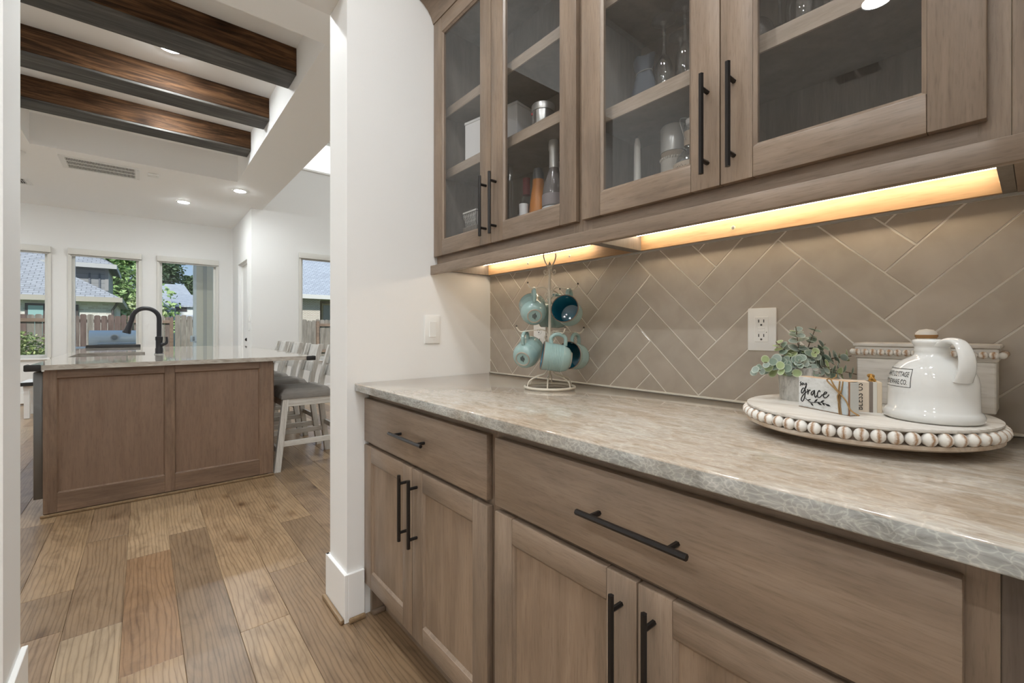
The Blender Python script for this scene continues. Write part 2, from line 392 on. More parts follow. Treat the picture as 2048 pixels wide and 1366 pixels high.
# windows
def wx(px, y): return on_y(px, 0, y).x
WIN = [(wx(98, YF)-.98, wx(97, YF), .70, 2.40), (wx(141.5, YF), wx(279, YF), .70, 2.40), (wx(318, YF), wx(433, YF), .70, 2.40)]
b = B()
for q in holes_boxes(-3.6, 1.313, 0, HK+.12, WIN): b.box(q[0], q[1], YF, YF+.14, q[2], q[3])
struct(obj('wall_far', b, WALL, smooth=0))
LW = [(2.035, 3.25, .62, 2.41), (3.75, 5.0, .62, 2.41), (5.4, 6.6, .62, 2.41), (1.8, 3.25, 3.86, 4.42), (3.75, 5.0, 3.86, 4.42)]  # lower windows beyond the first are unseen, added for daylight and floor reflections
b = B()
for q in holes_boxes(1.313, 7.0, 0, HL, LW): b.box(q[0], q[1], YN, YN+.14, q[2], q[3])
struct(obj('wall_living', b, WALL, smooth=0))
b = B()
DO = (8.35, 9.22, 0, 2.30)
for q in holes_boxes(YN+.14, YF+.14, 0, HK+.12, [DO]): b.box(1.313, 1.45, q[0], q[1], q[2], q[3])
struct(obj('wall_nook', b, WALL, smooth=0))
struct(obj('wall_kitchen', B().box(-3.7, -3.6, WL, YF+.14, 0, HK+.12), WALL, smooth=0))
struct(obj('wall_side', B().box(7.0, 7.1, WL, YN+.14, 0, HL), WALL, smooth=0))
VINYL = mat('vinyl_frame', (.78, .78, .74), .4)
CASS = mat('shade_cassette', (.68, .67, .63), .5)
def window(n, x0, x1, z0, z1, y, shade=True, mull=None):
    w = struct(obj('window_%d' % n, (lambda b: b.box(x0, x0+.045, y+.05, y+.12, z0, z1).box(x1-.045, x1, y+.05, y+.12, z0, z1).box(x0+.045, x1-.045, y+.05, y+.12, z0, z0+.045).box(x0+.045, x1-.045, y+.05, y+.12, z1-.045, z1))(B()), VINYL, smooth=0))
    obj('glass_pane', B().box(x0+.045, x1-.045, y+.083, y+.089, z0+.045, z1-.045), WGLASS, w, smooth=0)
    obj('sill', B().box(x0-.02, x1+.02, y-.03, y+.05, z0-.03, z0, .004), TRIM, w, smooth=0)
    if shade:
        s = tag(obj('shade_cassette', B().box(x0-.03, x1+.03, y-.06, y-.003, z1-.075, z1+.02, .006, 2), CASS), 'pale roller shade cassette at the top of ' + shade, 'window shade')
        obj('side_channel', B().box(x0-.03, x0+.012, y-.022, y-.003, z0, z1-.078, .002), CASS, s, smooth=0)
        obj('side_channel', B().box(x1-.012, x1+.03, y-.022, y-.003, z0, z1-.078, .002), CASS, s, smooth=0)
        obj('hem_bar', B().box(x0, x1, y-.035, y-.02, z1-.10, z1-.077, .003), mat('hem_bar', (.42, .41, .38), .5), s, smooth=0)
    return w
window(1, *WIN[0], YF, 'the window over the green shrub'); window(2, *WIN[1], YF, 'the window behind the grill'); window(3, *WIN[2], YF, 'the window with the beige patio column')
window(4, *LW[0], YN, 'the window behind the counter stools'); window(5, *LW[1], YN, None); window(6, *LW[2], YN, None)
window(7, *LW[3], YN, None); window(8, *LW[4], YN, None)
SKY_GLOW = mat('overexposed_sky', (.9, .9, .9), .8, emit=(1, 1, 1), estr=.75)  # white glow of overexposed sky, put on added panels in the high windows
for i, q in enumerate(LW[3:]): tag(obj('sky_glow_panel', B().box(q[0]+.004, q[1]-.004, YN+.03, YN+.034, q[2]+.002, q[3]-.06), SKY_GLOW, smooth=0), ('added glowing white panel for overexposed sky in the high window by the kitchen ceiling edge', 'added glowing white panel for overexposed sky in the high window away from the kitchen')[i], 'window shade')
# patio door in the side of the nook
y0, y1 = DO[0], DO[1]
d = struct(obj('door_1', B().box(1.385, 1.425, y0+.03, y1-.03, .01, DO[3]-.03, .003), mat('door_white', (.80, .80, .79), .35), smooth=0))
obj('frame', B().box(1.36, 1.45, y0, y0+.03, 0, DO[3]).box(1.36, 1.45, y1-.03, y1, 0, DO[3]).box(1.36, 1.45, y0+.03, y1-.03, DO[3]-.03, DO[3]), TRIM, d, smooth=0)
h = B(); h.cyl((1.385, y0+.10, .97), (1.335, y0+.10, .97), .011, n=12); h.ball((1.325, y0+.10, .97), .028, 12); h.cyl((1.386, y0+.10, .97), (1.378, y0+.10, .97), .032, n=16)
obj('door_handle', h, BLK, d)
obj('deadbolt', B().cyl((1.386, y0+.10, 1.11), (1.365, y0+.10, 1.11), .026, n=16), BLK, d)
for i, z in enumerate((1.33, 1.18)):
    s = thing('light_switch', ('upper' if i == 0 else 'lower') + ' white switch plate on the wall end beside the patio door', 'switch', (1.305, 8.16, z))
    obj('plate', B().box(1.306, 1.3125, 8.10, 8.22, z-.058, z+.058, .002), WHITE_P, s); obj('rocker', B().box(1.303, 1.306, 8.135, 8.185, z-.03, z+.03, .001), WHITE_P, s)
# baseboards and oak shoe
def base_run(name, segs):
    b = B(); sh = B()
    for (x0, y0, x1, y1, nx, ny) in segs:   # wall line and its outward normal
        t, h = .014, .184
        xs = sorted((x0, x1, x0+nx*t, x1+nx*t)); ys = sorted((y0, y1, y0+ny*t, y1+ny*t)); b.box(xs[0], xs[-1], ys[0], ys[-1], .0, h, .0015)
        xs = sorted((x0+nx*t, x1+nx*t, x0+nx*(t+.016), x1+nx*(t+.016))); ys = sorted((y0+ny*t, y1+ny*t, y0+ny*(t+.016), y1+ny*(t+.016))); sh.box(xs[0], xs[-1], ys[0], ys[-1], .0, .019, .006, 2)
    o = struct(obj(name, b, TRIM)); obj('shoe_moulding', sh, SHOE, o); return o
base_run('baseboard_right', [(.602, WL, .666, WL, 0, -1), (.602, WL-.014, .602, Y2+.014, -1, 0), (.588, Y2, 7, Y2, 0, 1)])
base_run('baseboard_left', [(-.275, WL-.014, -.275, Y2+.024, 1, 0), (-3.0, WL, -.261, WL, 0, -1)])
base_run('baseboard_far', [(-3.6, YF, 1.313, YF, 0, -1), (1.313, YN, 1.313, 8.35, -1, 0), (1.30, YN, 7, YN, 0, -1)])
base_run('baseboard_hall', [(-3.0, -3.2, -3.0, WL, 1, 0), (.602, -3.2, .602, -.03, -1, 0)])

# ceiling beams
BOT = wood('beam_cool_light', (.025, .021, .017), (.07, .062, .053), (.16, .152, .14), 'x', .6, .5, blot=.55)  # grey of cool daylight on the beam undersides, painted into the wood colour
for i, (ya, yb) in enumerate(((3.80, 4.06), (4.79, 5.045), (5.735, 5.975))):
    t = thing('ceiling_beam', ['first dark distressed timber beam of the tray ceiling, nearest the opening', 'middle dark distressed timber beam of the tray ceiling', 'last dark distressed timber beam of the tray ceiling, beside the return air grille'][i], 'beam', (0, (ya+yb)/2, 3.16), 'tray ceiling beams')
    obj('side_boards', B().box(TX0, TX1-.002, ya, yb, 3.18, HT-.001, .003), BEAM, t)
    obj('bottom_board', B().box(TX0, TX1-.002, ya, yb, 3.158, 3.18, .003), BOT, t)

# recessed lights and added fill lamps
LENS = emis('lamp_lens', (.935, .985, 1.0), 395.0)
LENS_H = emis('hall_lamp_lens', (.955, .985, 1.0), 235.0)
def downlight(x, y, z, label, r=.068, lens=LENS):
    t = thing('recessed_light', label, 'ceiling light', (x, y, z-.01), 'recessed ceiling lights')
    obj('trim_ring', B().lathe([(r+.022, -.001), (r+.02, -.006), (r+.004, -.008), (r, -.003), (r, -.001)], (x, y, z), 32), WHITE_P, t)
    obj('lens', B().lathe([(0, -.017), (r*.45, -.0155), (r*.8, -.011), (r, -.004), (r, -.002), (0, -.002)], (x, y, z), 24), lens, t)
downlight(.17, 4.43, HT, 'recessed light in the tray between the first and middle beams')
downlight(.17, 5.40, HT, 'recessed light in the tray between the middle and last beams')
downlight(.468, 8.23, HK, 'small round recessed light in the flat ceiling over the breakfast nook')
downlight(1.03, 7.08, HK, 'small round recessed light in the flat ceiling beside the tray corner')
for p, w in (((-2.7, 2.9), 'by the hall wall'), ((-3.0, 6.2), 'over the working aisle'), ((-1.6, 7.2), 'past the tray corner'), ((-2.4, 8.4), 'by the kitchen wall'), ((.2, 2.5), 'just through the opening')): downlight(*p, HK, 'added fill light in the flat kitchen ceiling ' + w)  # unseen lamps added to brighten the kitchen
for p, w in (((3.0, 3.4), 'between hall wall and kitchen'), ((5.2, 3.4), 'in its inner corner'), ((3.0, 5.8), 'near the stools'), ((5.2, 5.8), 'near the outer windows')): downlight(*p, HL, 'added fill light in the high living room ceiling ' + w)  # unseen lamps added to brighten the living room
for p, w in (((-1.31, .6), 'mirrored in the cabinet glass'), ((-1.31, -1.6), 'by its plain wall, added as fill'), ((.15, .85), 'over the pantry counter, added as fill'), ((-.3, -.9), 'behind the return wall, added as fill'), ((-.3, -2.3), 'at its closed end, added as fill'), ((-1.3, -.4), 'between the other hall lights, added as fill'), ((.3, .1), 'just above the passage, added as fill'), ((-2.3, -.6), 'beside the mirrored vent, added as fill')): downlight(*p, HK, 'recessed light in the hall ceiling ' + w, lens=LENS_H)  # all but the mirrored lamp are unseen, added for even fill
# grilles on the ceilings
GFR = mat('grille_white', (.80, .80, .79), .4); GDK = mat('grille_dark', (.05, .05, .05), .8)
def grille(name, label, x0, x1, y0, y1, z, rows, n, fr=.03):
    t = thing(name, label, 'vent', ((x0+x1)/2, (y0+y1)/2, z-.012))
    b = B().box(x0, x1, y0, y0+fr, z-.012, z-.001, .002).box(x0, x1, y1-fr, y1, z-.012, z-.001, .002).box(x0, x0+fr*1.6, y0+fr, y1-fr, z-.012, z-.001, .002).box(x1-fr*1.6, x1, y0+fr, y1-fr, z-.012, z-.001, .002)
    obj('frame', b, GFR, t)
    obj('backing', B().box(x0+.01, x1-.01, y0+.01, y1-.01, z-.003, z-.001), GDK, t)
    xa, xb, ya, yb = x0+fr*1.6, x1-fr*1.6, y0+fr, y1-fr; b = B()
    for i in range(1, rows):
        yy = ya+(yb-ya)*i/rows; b.box(xa, xb, yy-.008, yy+.008, z-.0055, z-.0036)
    for i in range(n): xx = xa+(xb-xa)*(i+.5)/n; b.box(xx-.0026, xx+.0026, ya, yb, z-.0048, z-.0038)
    f = obj('fins', b, GFR, t, smooth=0); f['kind'] = 'stuff'
    for yy in (y0+.05, y1-.05): obj('screw', B().cyl((x1-.02, yy, z-.012), (x1-.02, yy, z-.0135), .006, n=8), STEEL, t)
p1 = on_z(114, 306.4, HK); p2 = on_z(280, 337, HK); p3 = on_z(280, 359, HK)
grille('return_air_grille', 'long white return air grille in the ceiling beside the last beam', p1.x, p2.x, p2.y+.02, p3.y, HK, 3, 46)
p1 = on_z(57, 357, HK); p2 = on_z(57, 368.5, HK)
grille('air_vent', 'small white supply air vent in the kitchen ceiling beyond the return grille', p1.x-.35, p1.x, p1.y, p2.y, HK, 2, 12)
grille('air_vent', 'white air vent in the hall ceiling mirrored in the cabinet glass', -2.25, -2.0, .70, 1.02, HK, 2, 9)
p = on_z(307, 349, HK)
t = thing('smoke_sensor', 'tiny white rectangular sensor on the ceiling beside the return grille', 'sensor', (p.x, p.y, HK-.03))
obj('body', B().box(p.x-.055, p.x+.055, p.y-.05, p.y+.05, HK-.028, HK-.001, .006, 2), WHITE_P, t); obj('led', B().cyl((p.x+.03, p.y-.03, HK-.028), (p.x+.03, p.y-.03, HK-.029), .003, n=8), GDK, t)
p = on_z(36.5, 302, HK)
t = thing('smoke_sensor', 'round white sensor on the kitchen ceiling beside the tray', 'sensor', (p.x, p.y, HK-.03))
obj('body', B().lathe([(.055, -.001), (.055, -.02), (.04, -.03), (0, -.03)], (p.x, p.y, HK), 24), WHITE_P, t)

# ------------------------------------------------------------------ backsplash tiles (herringbone)
obj('grout', B().box(1.2914, 1.298, -.029, WL-.0005, .914, 1.386), GROUT, wall_r, smooth=0)
obj('caulk_line', B().box(1.284, 1.2938, -.029, WL-.001, .9145, .9195, .001), mat('caulk', (.68, .65, .58), .6), wall_r, smooth=0)
obj('tile_edge_trim', B().box(1.284, 1.2938, -.029, WL-.004, 1.3795, 1.3855), mat('edge_trim', (.45, .44, .41), .4), wall_r, smooth=0)
def clip(poly, nx, ny, c):
    out = []
    for i in range(len(poly)):
        p, q = poly[i], poly[(i+1) % len(poly)]; dp, dq = nx*p[0]+ny*p[1]-c, nx*q[0]+ny*q[1]-c
        if dp >= 0: out.append(p)
        if dp*dq < 0: t = dp/(dp-dq); out.append((p[0]+(q[0]-p[0])*t, p[1]+(q[1]-p[1])*t))
    return out
TA, S0, T0, GR = .0773, .9635, .6495, .0019
def tile(si, ti, ls, lt):
    s0, s1, t0, t1 = S0+si*TA+GR, S0+(si+ls)*TA-GR, T0+ti*TA+GR, T0+(ti+lt)*TA-GR; r2 = math.sqrt(.5)
    poly = [((s-t)*r2, (s+t)*r2) for s, t in ((s0, t0), (s1, t0), (s1, t1), (s0, t1))]
    for nx, ny, c in ((1, 0, -.028), (-1, 0, -(WL-.004)), (0, 1, .921), (0, -1, -1.3785)):
        poly = clip(poly, nx, ny, c)
        if len(poly) < 3: return
    ar = abs(sum(poly[i-1][0]*poly[i][1]-poly[i][0]*poly[i-1][1] for i in range(len(poly))))/2
    if ar < 2e-5: return
    cx = sum(p[0] for p in poly)/len(poly); cz = sum(p[1] for p in poly)/len(poly)
    m = max(math.hypot(p[0]-cx, p[1]-cz) for p in poly); k = 1-.0016/max(m, .01)
    b = B(); ring = lambda x, f: [(x, cx+(p[0]-cx)*f, cz+(p[1]-cz)*f) for p in poly]
    b.frustum(ring(1.2965, 1), ring(1.2908, 1), cap=False); b.frustum(ring(1.2908, 1), ring(1.2900, k), cap=False)
    b.bm.faces.new([b.bm.verts.new(p) for p in ring(1.2900, k)]); bmesh.ops.remove_doubles(b.bm, verts=b.bm.verts[:], dist=1e-6)
    o = obj('tile', b, TILE, wall_r, smooth=0)
for k in range(-26, 26):
    for m in range(-4, 5):
        tile(k+8*m, k, 4, 1); tile(k, k-7+8*m, 1, 4)

# ================================================================== PANTRY CABINETS
def bar_pull(parent, p, axis, out, L=.222, r=.0058, stand=.03, cc=.16):
    """hexagonal bar pull: centre p on the face, bar along axis, standing off along out"""
    p, a, o = Vector(p), Vector(axis), Vector(out)
    h = obj('handle', B().tube([p+o*stand-a*L/2, p+o*stand+a*L/2], r, 6), BLK, parent, smooth=25)
    for s in (-1, 1):
        obj_sub(h, 'post', B().tube([p+a*s*cc/2, p+a*s*cc/2+o*(stand-.001)], .005, 6), BLK)
def obj_sub(h, name, b, m):
    # handles are already sub-parts of a door, so their posts join the door as siblings
    return obj(name, b, m, h.parent, smooth=25)
def door(parent, x, y0, y1, z0, z1, stile, rail, pane, mats, th=.02, label=None):
    b = B(); e = .0022
    b.box(x, x+th, y0, y0+stile, z0, z1, e, 2, 0); b.box(x, x+th, y1-stile, y1, z0, z1, e, 2, 0)
    b.box(x, x+th, y0+stile, y1-stile, z0, z0+rail, e, 2, 1); b.box(x, x+th, y0+stile, y1-stile, z1-rail, z1, e, 2, 1)
    d = obj('door', b, mats[:2], parent)
    if label: d['label'] = label
    bd = B(); w, dp = .007, .006; ya, yb, za, zb = y0+stile, y1-stile, z0+rail, z1-rail   # sloped bead round the opening
    o = [(x+.002, ya, za), (x+.002, yb, za), (x+.002, yb, zb), (x+.002, ya, zb)]
    i = [(x+.002+dp, ya+w, za+w), (x+.002+dp, yb-w, za+w), (x+.002+dp, yb-w, zb-w), (x+.002+dp, ya+w, zb-w)]
    k = [(x+th-.002, p[1], p[2]) for p in i]
    bd.frustum(o, i, cap=False); bd.frustum(i, k, cap=False); obj('bead', bd, mats[0], d, smooth=0)
    if pane == 'glass': obj('glass_pane', B().box(x+.0095, x+.0125, ya+.001, yb-.001, za+.001, zb-.001), GLASS, d, smooth=0)
    else: obj('panel', B().box(x+.0085, x+.016, ya+.001, yb-.001, za+.001, zb-.001), PAN, d, smooth=0)
    return d
# base cabinets
XD, XF = .668, .688
def base_unit(y0, y1, label, doors, dr):
    t = thing('base_cabinet', label, 'cabinet', (1.0, (y0+y1)/2, 0), 'taupe pantry base cabinets')
    b = B(); b.box(XF+.02, 1.290, y0, y0+.018, .10, .883); b.box(XF+.02, 1.290, y1-.018, y1, .10, .883); b.box(XF+.02, 1.290, y0+.018, y1-.018, .10, .118); b.box(1.272, 1.290, y0+.018, y1-.018, .118, .883)
    obj('body', b, CIN, t, smooth=0)
    b = B(); b.box(XF, XF+.02, y0, y0+.035, .10, .883); b.box(XF, XF+.02, y1-.035, y1, .10, .883)
    b.box(XF, XF+.02, y0+.035, y1-.035, .845, .883, mi=1); b.box(XF, XF+.02, y0+.035, y1-.035, .66, .70, mi=1); b.box(XF, XF+.02, y0+.035, y1-.035, .10, .14, mi=1)
    obj('face_frame', b, [CZ, CYW], t, smooth=0)
    obj('toe_kick', B().box(.745, .76, y0, y1, 0, .10), CYW, t, smooth=0)
    d = obj('drawer_front', B().box(XD, XD+.0195, dr[0], dr[1], .686, .8535, .003, 2), CYW, t)
    yc = (dr[0]+dr[1])/2
    bar_pull(d, (XD, yc, .77), (0, 1, 0), (-1, 0, 0), .225)
    for (a, c, hs) in doors:
        d = door(t, XD, a, c, .128, .672, .066, .06, 'panel', (CZ, CYW))
        hy = c-.032 if hs > 0 else a+.032
        bar_pull(d, (XD, hy, .54), (0, 0, 1), (-1, 0, 0), .215)
    return t
base_unit(.8795, 1.7035, 'taupe base cabinet beside the white wall, narrow drawer over two doors', [(.894, 1.2985, 1), (1.3015, 1.702, -1)], (.896, 1.702))
base_unit(.024, .8785, 'taupe base cabinet under the beaded tray, wide drawer over two doors', [(.05, .4515, 1), (.4545, .863, -1)], (.05, .863))
t = thing('filler_panel', 'narrow dark taupe filler panel closing the base cabinet run', 'panel', (.69, 0, 0))
obj('strip', B().box(XF-.002, 1.29, -.0285, .0235, .0, .883, .001), wood('dark_panel', (.10, .075, .06), (.13, .10, .08), (.16, .125, .10), 'z', .45), t, smooth=0)
# end block of the toe space by the wall
t = thing('toe_block', 'small taupe toe block at the foot of the base cabinet by the baseboard', 'trim', (.71, 1.69, 0))
obj('block', B().box(.692, .743, 1.6845, 1.7025, 0, .098, .002), CZ, t, smooth=0); obj('shoe', B().box(.692, .743, 1.668, 1.6845, 0, .018, .005, 2), CXW, t)
# countertop
b = B(); b.box(.63, 1.2838, -.029, 1.7035, .8835, .914, .0035, 3, 0)
for f in b.bm.faces:
    if f.calc_center_median().z < .9105: f.material_index = 1
tag(obj('countertop', b, [STONE_T, STONE_E]), 'beige quartzite pantry countertop with crystalline front edge greyed as if in cool light', 'countertop')

# wall cabinets
XU, XUF = .978, .998
ZB, ZT = 1.383, 2.47
def wall_unit(y0, y1, label, doors, shelves):
    t = thing('wall_cabinet', label, 'cabinet', (1.14, (y0+y1)/2, ZB), 'taupe glass-door wall cabinets')
    s = .018
    for a in (y0, y1-s): obj('side_panel', B().box(XUF+.02, 1.2785, a, a+s, ZB, ZT), [CIN], t, smooth=0)
    obj('bottom_panel', B().box(XUF+.02, 1.266, y0+s, y1-s, 1.44, 1.456), CIN, t, smooth=0)
    obj('top_panel', B().box(XUF+.02, 1.266, y0+s, y1-s, ZT-.016, ZT), CIN, t, smooth=0)
    obj('back_panel', B().box(1.267, 1.2785, y0+s, y1-s, 1.456, ZT), CIN, t, smooth=0)
    obj('nailer', B().box(1.267, 1.2785, y0+s, y1-s, 1.3835, 1.4555), GOLD, t, smooth=0)
    b = B(); b.box(XUF, XUF+.02, y0, y0+.035, 1.385, ZT); b.box(XUF, XUF+.02, y1-.035, y1, 1.385, ZT)
    b.box(XUF, XUF+.02, y0+.035, y1-.035, 1.385, 1.455, mi=1); b.box(XUF, XUF+.02, y0+.035, y1-.035, 2.44, ZT, mi=1)
    obj('face_frame', b, [CZ, CYW], t, smooth=0)
    for z in shelves:
        sh = obj('shelf', B().box(1.030, 1.264, y0+s+.001, y1-s-.001, z-.036, z, .001), CIN, t, smooth=0)
        obj('shelf_edge', B().box(1.0245, 1.030, y0+s+.001, y1-s-.001, z-.037, z+.001, .0005), EDGE, sh, smooth=0)
    for (a, c, hs) in doors:
        d = door(t, XU, a, c, 1.440, 2.460, .067, .064, 'glass', (CZ, CYW), .0195)
        hy = c-.029 if hs > 0 else a+.027
        bar_pull(d, (XU, hy, 1.5765), (0, 0, 1), (-1, 0, 0), .222)
    for y in ((y0+.3), (y1-.3)) if y1 > 1 else ((.546), (.040)):
        b = B(); b.cyl((1.267, y, 1.406), (1.2645, y, 1.406), .0042, n=10); obj('screw', b, STEEL, t)
        obj('screw_hole', B().cyl((1.2668, y, 1.406), (1.2663, y, 1.406), .0065, n=10), mat('raw_wood_chip', (.75, .6, .4), .8), t)
    return t
wall_unit(.8625, 1.7035, 'taupe wall cabinet beside the white wall with two glass doors', [(.8725, 1.2855, 1), (1.2885, 1.7005, -1)], (1.825, 2.095))
wall_unit(.024, .8615, 'taupe wall cabinet over the beaded tray with two glass doors', [(.048, .4490, 1), (.4510, .851, -1)], (1.757, 2.085))
t = thing('filler_panel', 'narrow taupe filler panel closing the wall cabinet run', 'panel', (1.1, 0, ZB))
obj('strip', B().box(XUF-.003, 1.29, -.0285, .0235, ZB, ZT, .001), CZ, t, smooth=0)
struct(obj('trim_1', B().box(.963, .9835, -.0295, 1.7035, 1.363, 1.4015, .002, 2).box(.9835, XUF-.0005, -.0295, 1.7035, 1.386, 1.4015), CYW), 'taupe light rail under the wall cabinets')
# crown moulding: cove profile swept along the run
prof = [(.998, 2.462), (.976, 2.462), (.974, 2.470), (.966, 2.49), (.950, 2.512), (.928, 2.532), (.902, 2.545), (.896, 2.552), (.896, 2.575), (.998, 2.575)]
struct(obj('trim_2', B().prism([(x, -.0295, z) for x, z in prof], (0, 1.733, 0)), CYW, smooth=50), 'taupe cove crown moulding over the wall cabinets')
# LED strips
LEDM = emis('led_warm', (1.0, .82, .60), 20.0)
for (ya, yb, lab) in ((1.04, 1.684, 'short lit warm LED strip under the wall cabinet beside the white wall'), (.044, .842, 'long lit warm LED strip under the wall cabinet over the beaded tray')):
    t = thing('led_strip', lab, 'LED light', (1.255, (ya+yb)/2, 1.43), 'under-cabinet LED strips')
    obj('channel', B().box(1.2315, 1.2465, ya-.004, yb+.004, 1.4355, 1.4395), mat('led_channel', (.7, .7, .68), .4), t, smooth=0)
    obj('diffuser', B().box(1.2325, 1.2455, ya, yb, 1.4265, 1.4355, .002, 2), LEDM, t)
    obj('end_cap', B().box(1.231, 1.2465, yb, yb+.006, 1.4260, 1.4355, .001), WHITE_P, t)

# ------------------------------------------------------------------ outlets and switch
def outlet(y0, y1, z0, z1, label, gfci):
    x = 1.2838; t = thing('wall_outlet', label, 'outlet', (x, (y0+y1)/2, z0)); yc, zc = (y0+y1)/2, (z0+z1)/2
    obj('cover_plate', B().box(x, 1.2899, y0, y1, z0, z1, .0025, 2), WHITE_P, t)
    b = B()
    if gfci: b.box(x-.002, x+.001, yc-.017, yc+.017, zc-.034, zc+.034, .001)
    else:
        for s in (-1, 1): b.lathe([(0, .0025), (.0155, .0025), (.017, .001), (.017, 0)], (x, yc, zc+s*.0195), 20, Matrix(((0, 0, -1), (0, 1, 0), (1, 0, 0))))
    r = obj('receptacle', b, WHITE_P, t)
    xf = x-.0021 if gfci else x-.0026
    for s in (-1, 1):
        for dy in (-.0063, .0063): obj('slot', B().box(xf-.0002, xf+.0004, yc+dy-.0012, yc+dy+.0012, zc+s*.0195-.001, zc+s*.0195+.007), GDK, r, smooth=0)
        obj('slot', B().cyl((xf-.0002, yc, zc+s*.0195-.0075), (xf+.0004, yc, zc+s*.0195-.0075), .0027, n=10), GDK, r, smooth=0)
    if gfci:
        for s in (-1, 1): obj('button', B().box(x-.003, x-.0018, yc-.009, yc+.009, zc+s*.0036-.003, zc+s*.0036+.003, .0006), WHITE_P, r)
        obj('indicator', B().cyl((xf-.0002, yc-.013, zc-.008), (xf+.0004, yc-.013, zc-.008), .0012, n=8), GDK, r, smooth=0)
outlet(.4425, .5145, 1.0635, 1.1795, 'white GFCI wall outlet on the tile behind the potted eucalyptus', True)
outlet(1.315, 1.387, 1.040, 1.156, 'white duplex wall outlet on the tile behind the mug tree', False)
t = thing('light_switch', 'white single rocker switch on the white wall beside the backsplash', 'switch', (.9715, WL, 1.061))
obj('cover_plate', B().box(.9335, 1.0095, 1.6985, 1.7045, 1.0615, 1.186, .0025, 2), WHITE_P, t); obj('rocker', B().box(.955, .988, 1.6955, 1.6985, 1.0895, 1.158, .0012), WHITE_P, t)
for z in (1.077, 1.171): obj('screw', B().cyl((.9715, 1.6985, z), (.9715, 1.6978, z), .003, n=8), WHITE_P, t)

# ================================================================== ON THE PANTRY COUNTER
ZC = .914
# ---- mug tree
CREAM = mat('cream_wire', (.62, .57, .48), .4); TIP = mat('wire_tip', (.06, .05, .04), .4)
PB = Vector((1.108, 1.112, ZC))                      # foot of the pole
tree = thing('mug_tree', 'cream scrolled wire mug tree standing on the countertop', 'mug tree', PB)
def loc(r, f, z): return Vector((PB.x, PB.y, 0)) + RT*r + FW*f + UP*z
obj('base_ring', B().tube([loc(.088*math.cos(2*PI*i/48), .088*math.sin(2*PI*i/48), ZC+.0052) for i in range(48)], .0048, 8, closed=True), CREAM, tree)
for k in range(6):
    a = 2*PI*k/6+.35; c, s = math.cos(a), math.sin(a)
    pts = catmull([loc(c*r, s*r, ZC+z) for r, z in ((.086, .006), (.078, .028), (.050, .042), (.022, .050), (.009, .068), (.006, .085))], 5)
    obj('leg', B().tube(pts, .0024, 6), CREAM, tree)
obj('pole', B().cyl(loc(0, 0, ZC+.055), loc(0, 0, 1.345), .0052, n=12), CREAM, tree)
obj('finial', B().lathe([(0, .022), (.003, .017), (.0065, .006), (.004, 0), (.0075, -.006), (.004, -.010), (0, -.010)], loc(0, 0, 1.343), 12), CREAM, tree)
obj('collar', B().lathe([(.005, .012), (.009, .008), (.009, -.008), (.005, -.012)], loc(0, 0, ZC+.075), 12), CREAM, tree)
for s in (-1, 1):   # open scroll at the top
    P = [(s*r, 0, z) for r, z in ((.021, 1.392), (.0215, 1.380), (.016, 1.362), (.007, 1.346), (.005, 1.332), (.008, 1.321), (.014, 1.317), (.0195, 1.322), (.0195, 1.331), (.0135, 1.332), (.0125, 1.326))]
    obj('top_scroll', B().tube(catmull([loc(*p) for p in P], 5), .0023, 6), CREAM, tree)
# hooks: (sideways, deep) of the place the mug hangs, tier height, direction of the mug's open end (right, forward, up)
HOOKS = [((-.056, -.030), 1.268, (-.05, .86, .42)), ((.072, -.005), 1.268, (-.38, -.86, .22)), ((.040, .102), 1.262, (-.85, .35, .1)),
         ((-.092, -.020), 1.118, (.34, .82, .34)), ((.032, -.078), 1.113, (-.97, .0, .16)), ((.100, .025), 1.113, (-.58, -.78, .12))]
for (r, f), z, _ in HOOKS:
    n = math.hypot(r, f); ur, uf = r/n, f/n
    pts = catmull([loc(ur*q, uf*q, zz) for q, zz in ((.004, z-.035), (.010, z-.008), (.026, z+.003), (n*.62, z+.001), (n, z-.003), (n+.014, z-.003), (n+.024, z+.007), (n+.027, z+.014))], 5)
    obj('hook', B().tube(pts, .0021, 6), CREAM, tree)
    obj('hook_tip', B().ball(loc(ur*(n+.027), uf*(n+.027), z+.016), .0036, 8), TIP, tree)
    sp = [loc(ur*(.012+.011*q*math.cos(w)), uf*(.012+.011*q*math.cos(w)), z-.022+.011*q*math.sin(w)) for q, w in [(1-.05*i, 1.7+i*.62) for i in range(16)]]
    obj('scroll', B().tube(sp, .0016, 6), CREAM, tree)
AQUA = mat('aqua_glaze', (.27, .39, .375), .16, coat=.4); TEAL = mat('teal_glaze', (.012, .13, .19), .12, coat=.4)
BRNR = mat('brown_rim', (.16, .10, .07), .35); INK = mat('stamp_ink', (.03, .03, .03), .6); CLAY = mat('foot_ring', (.40, .34, .28), .6)
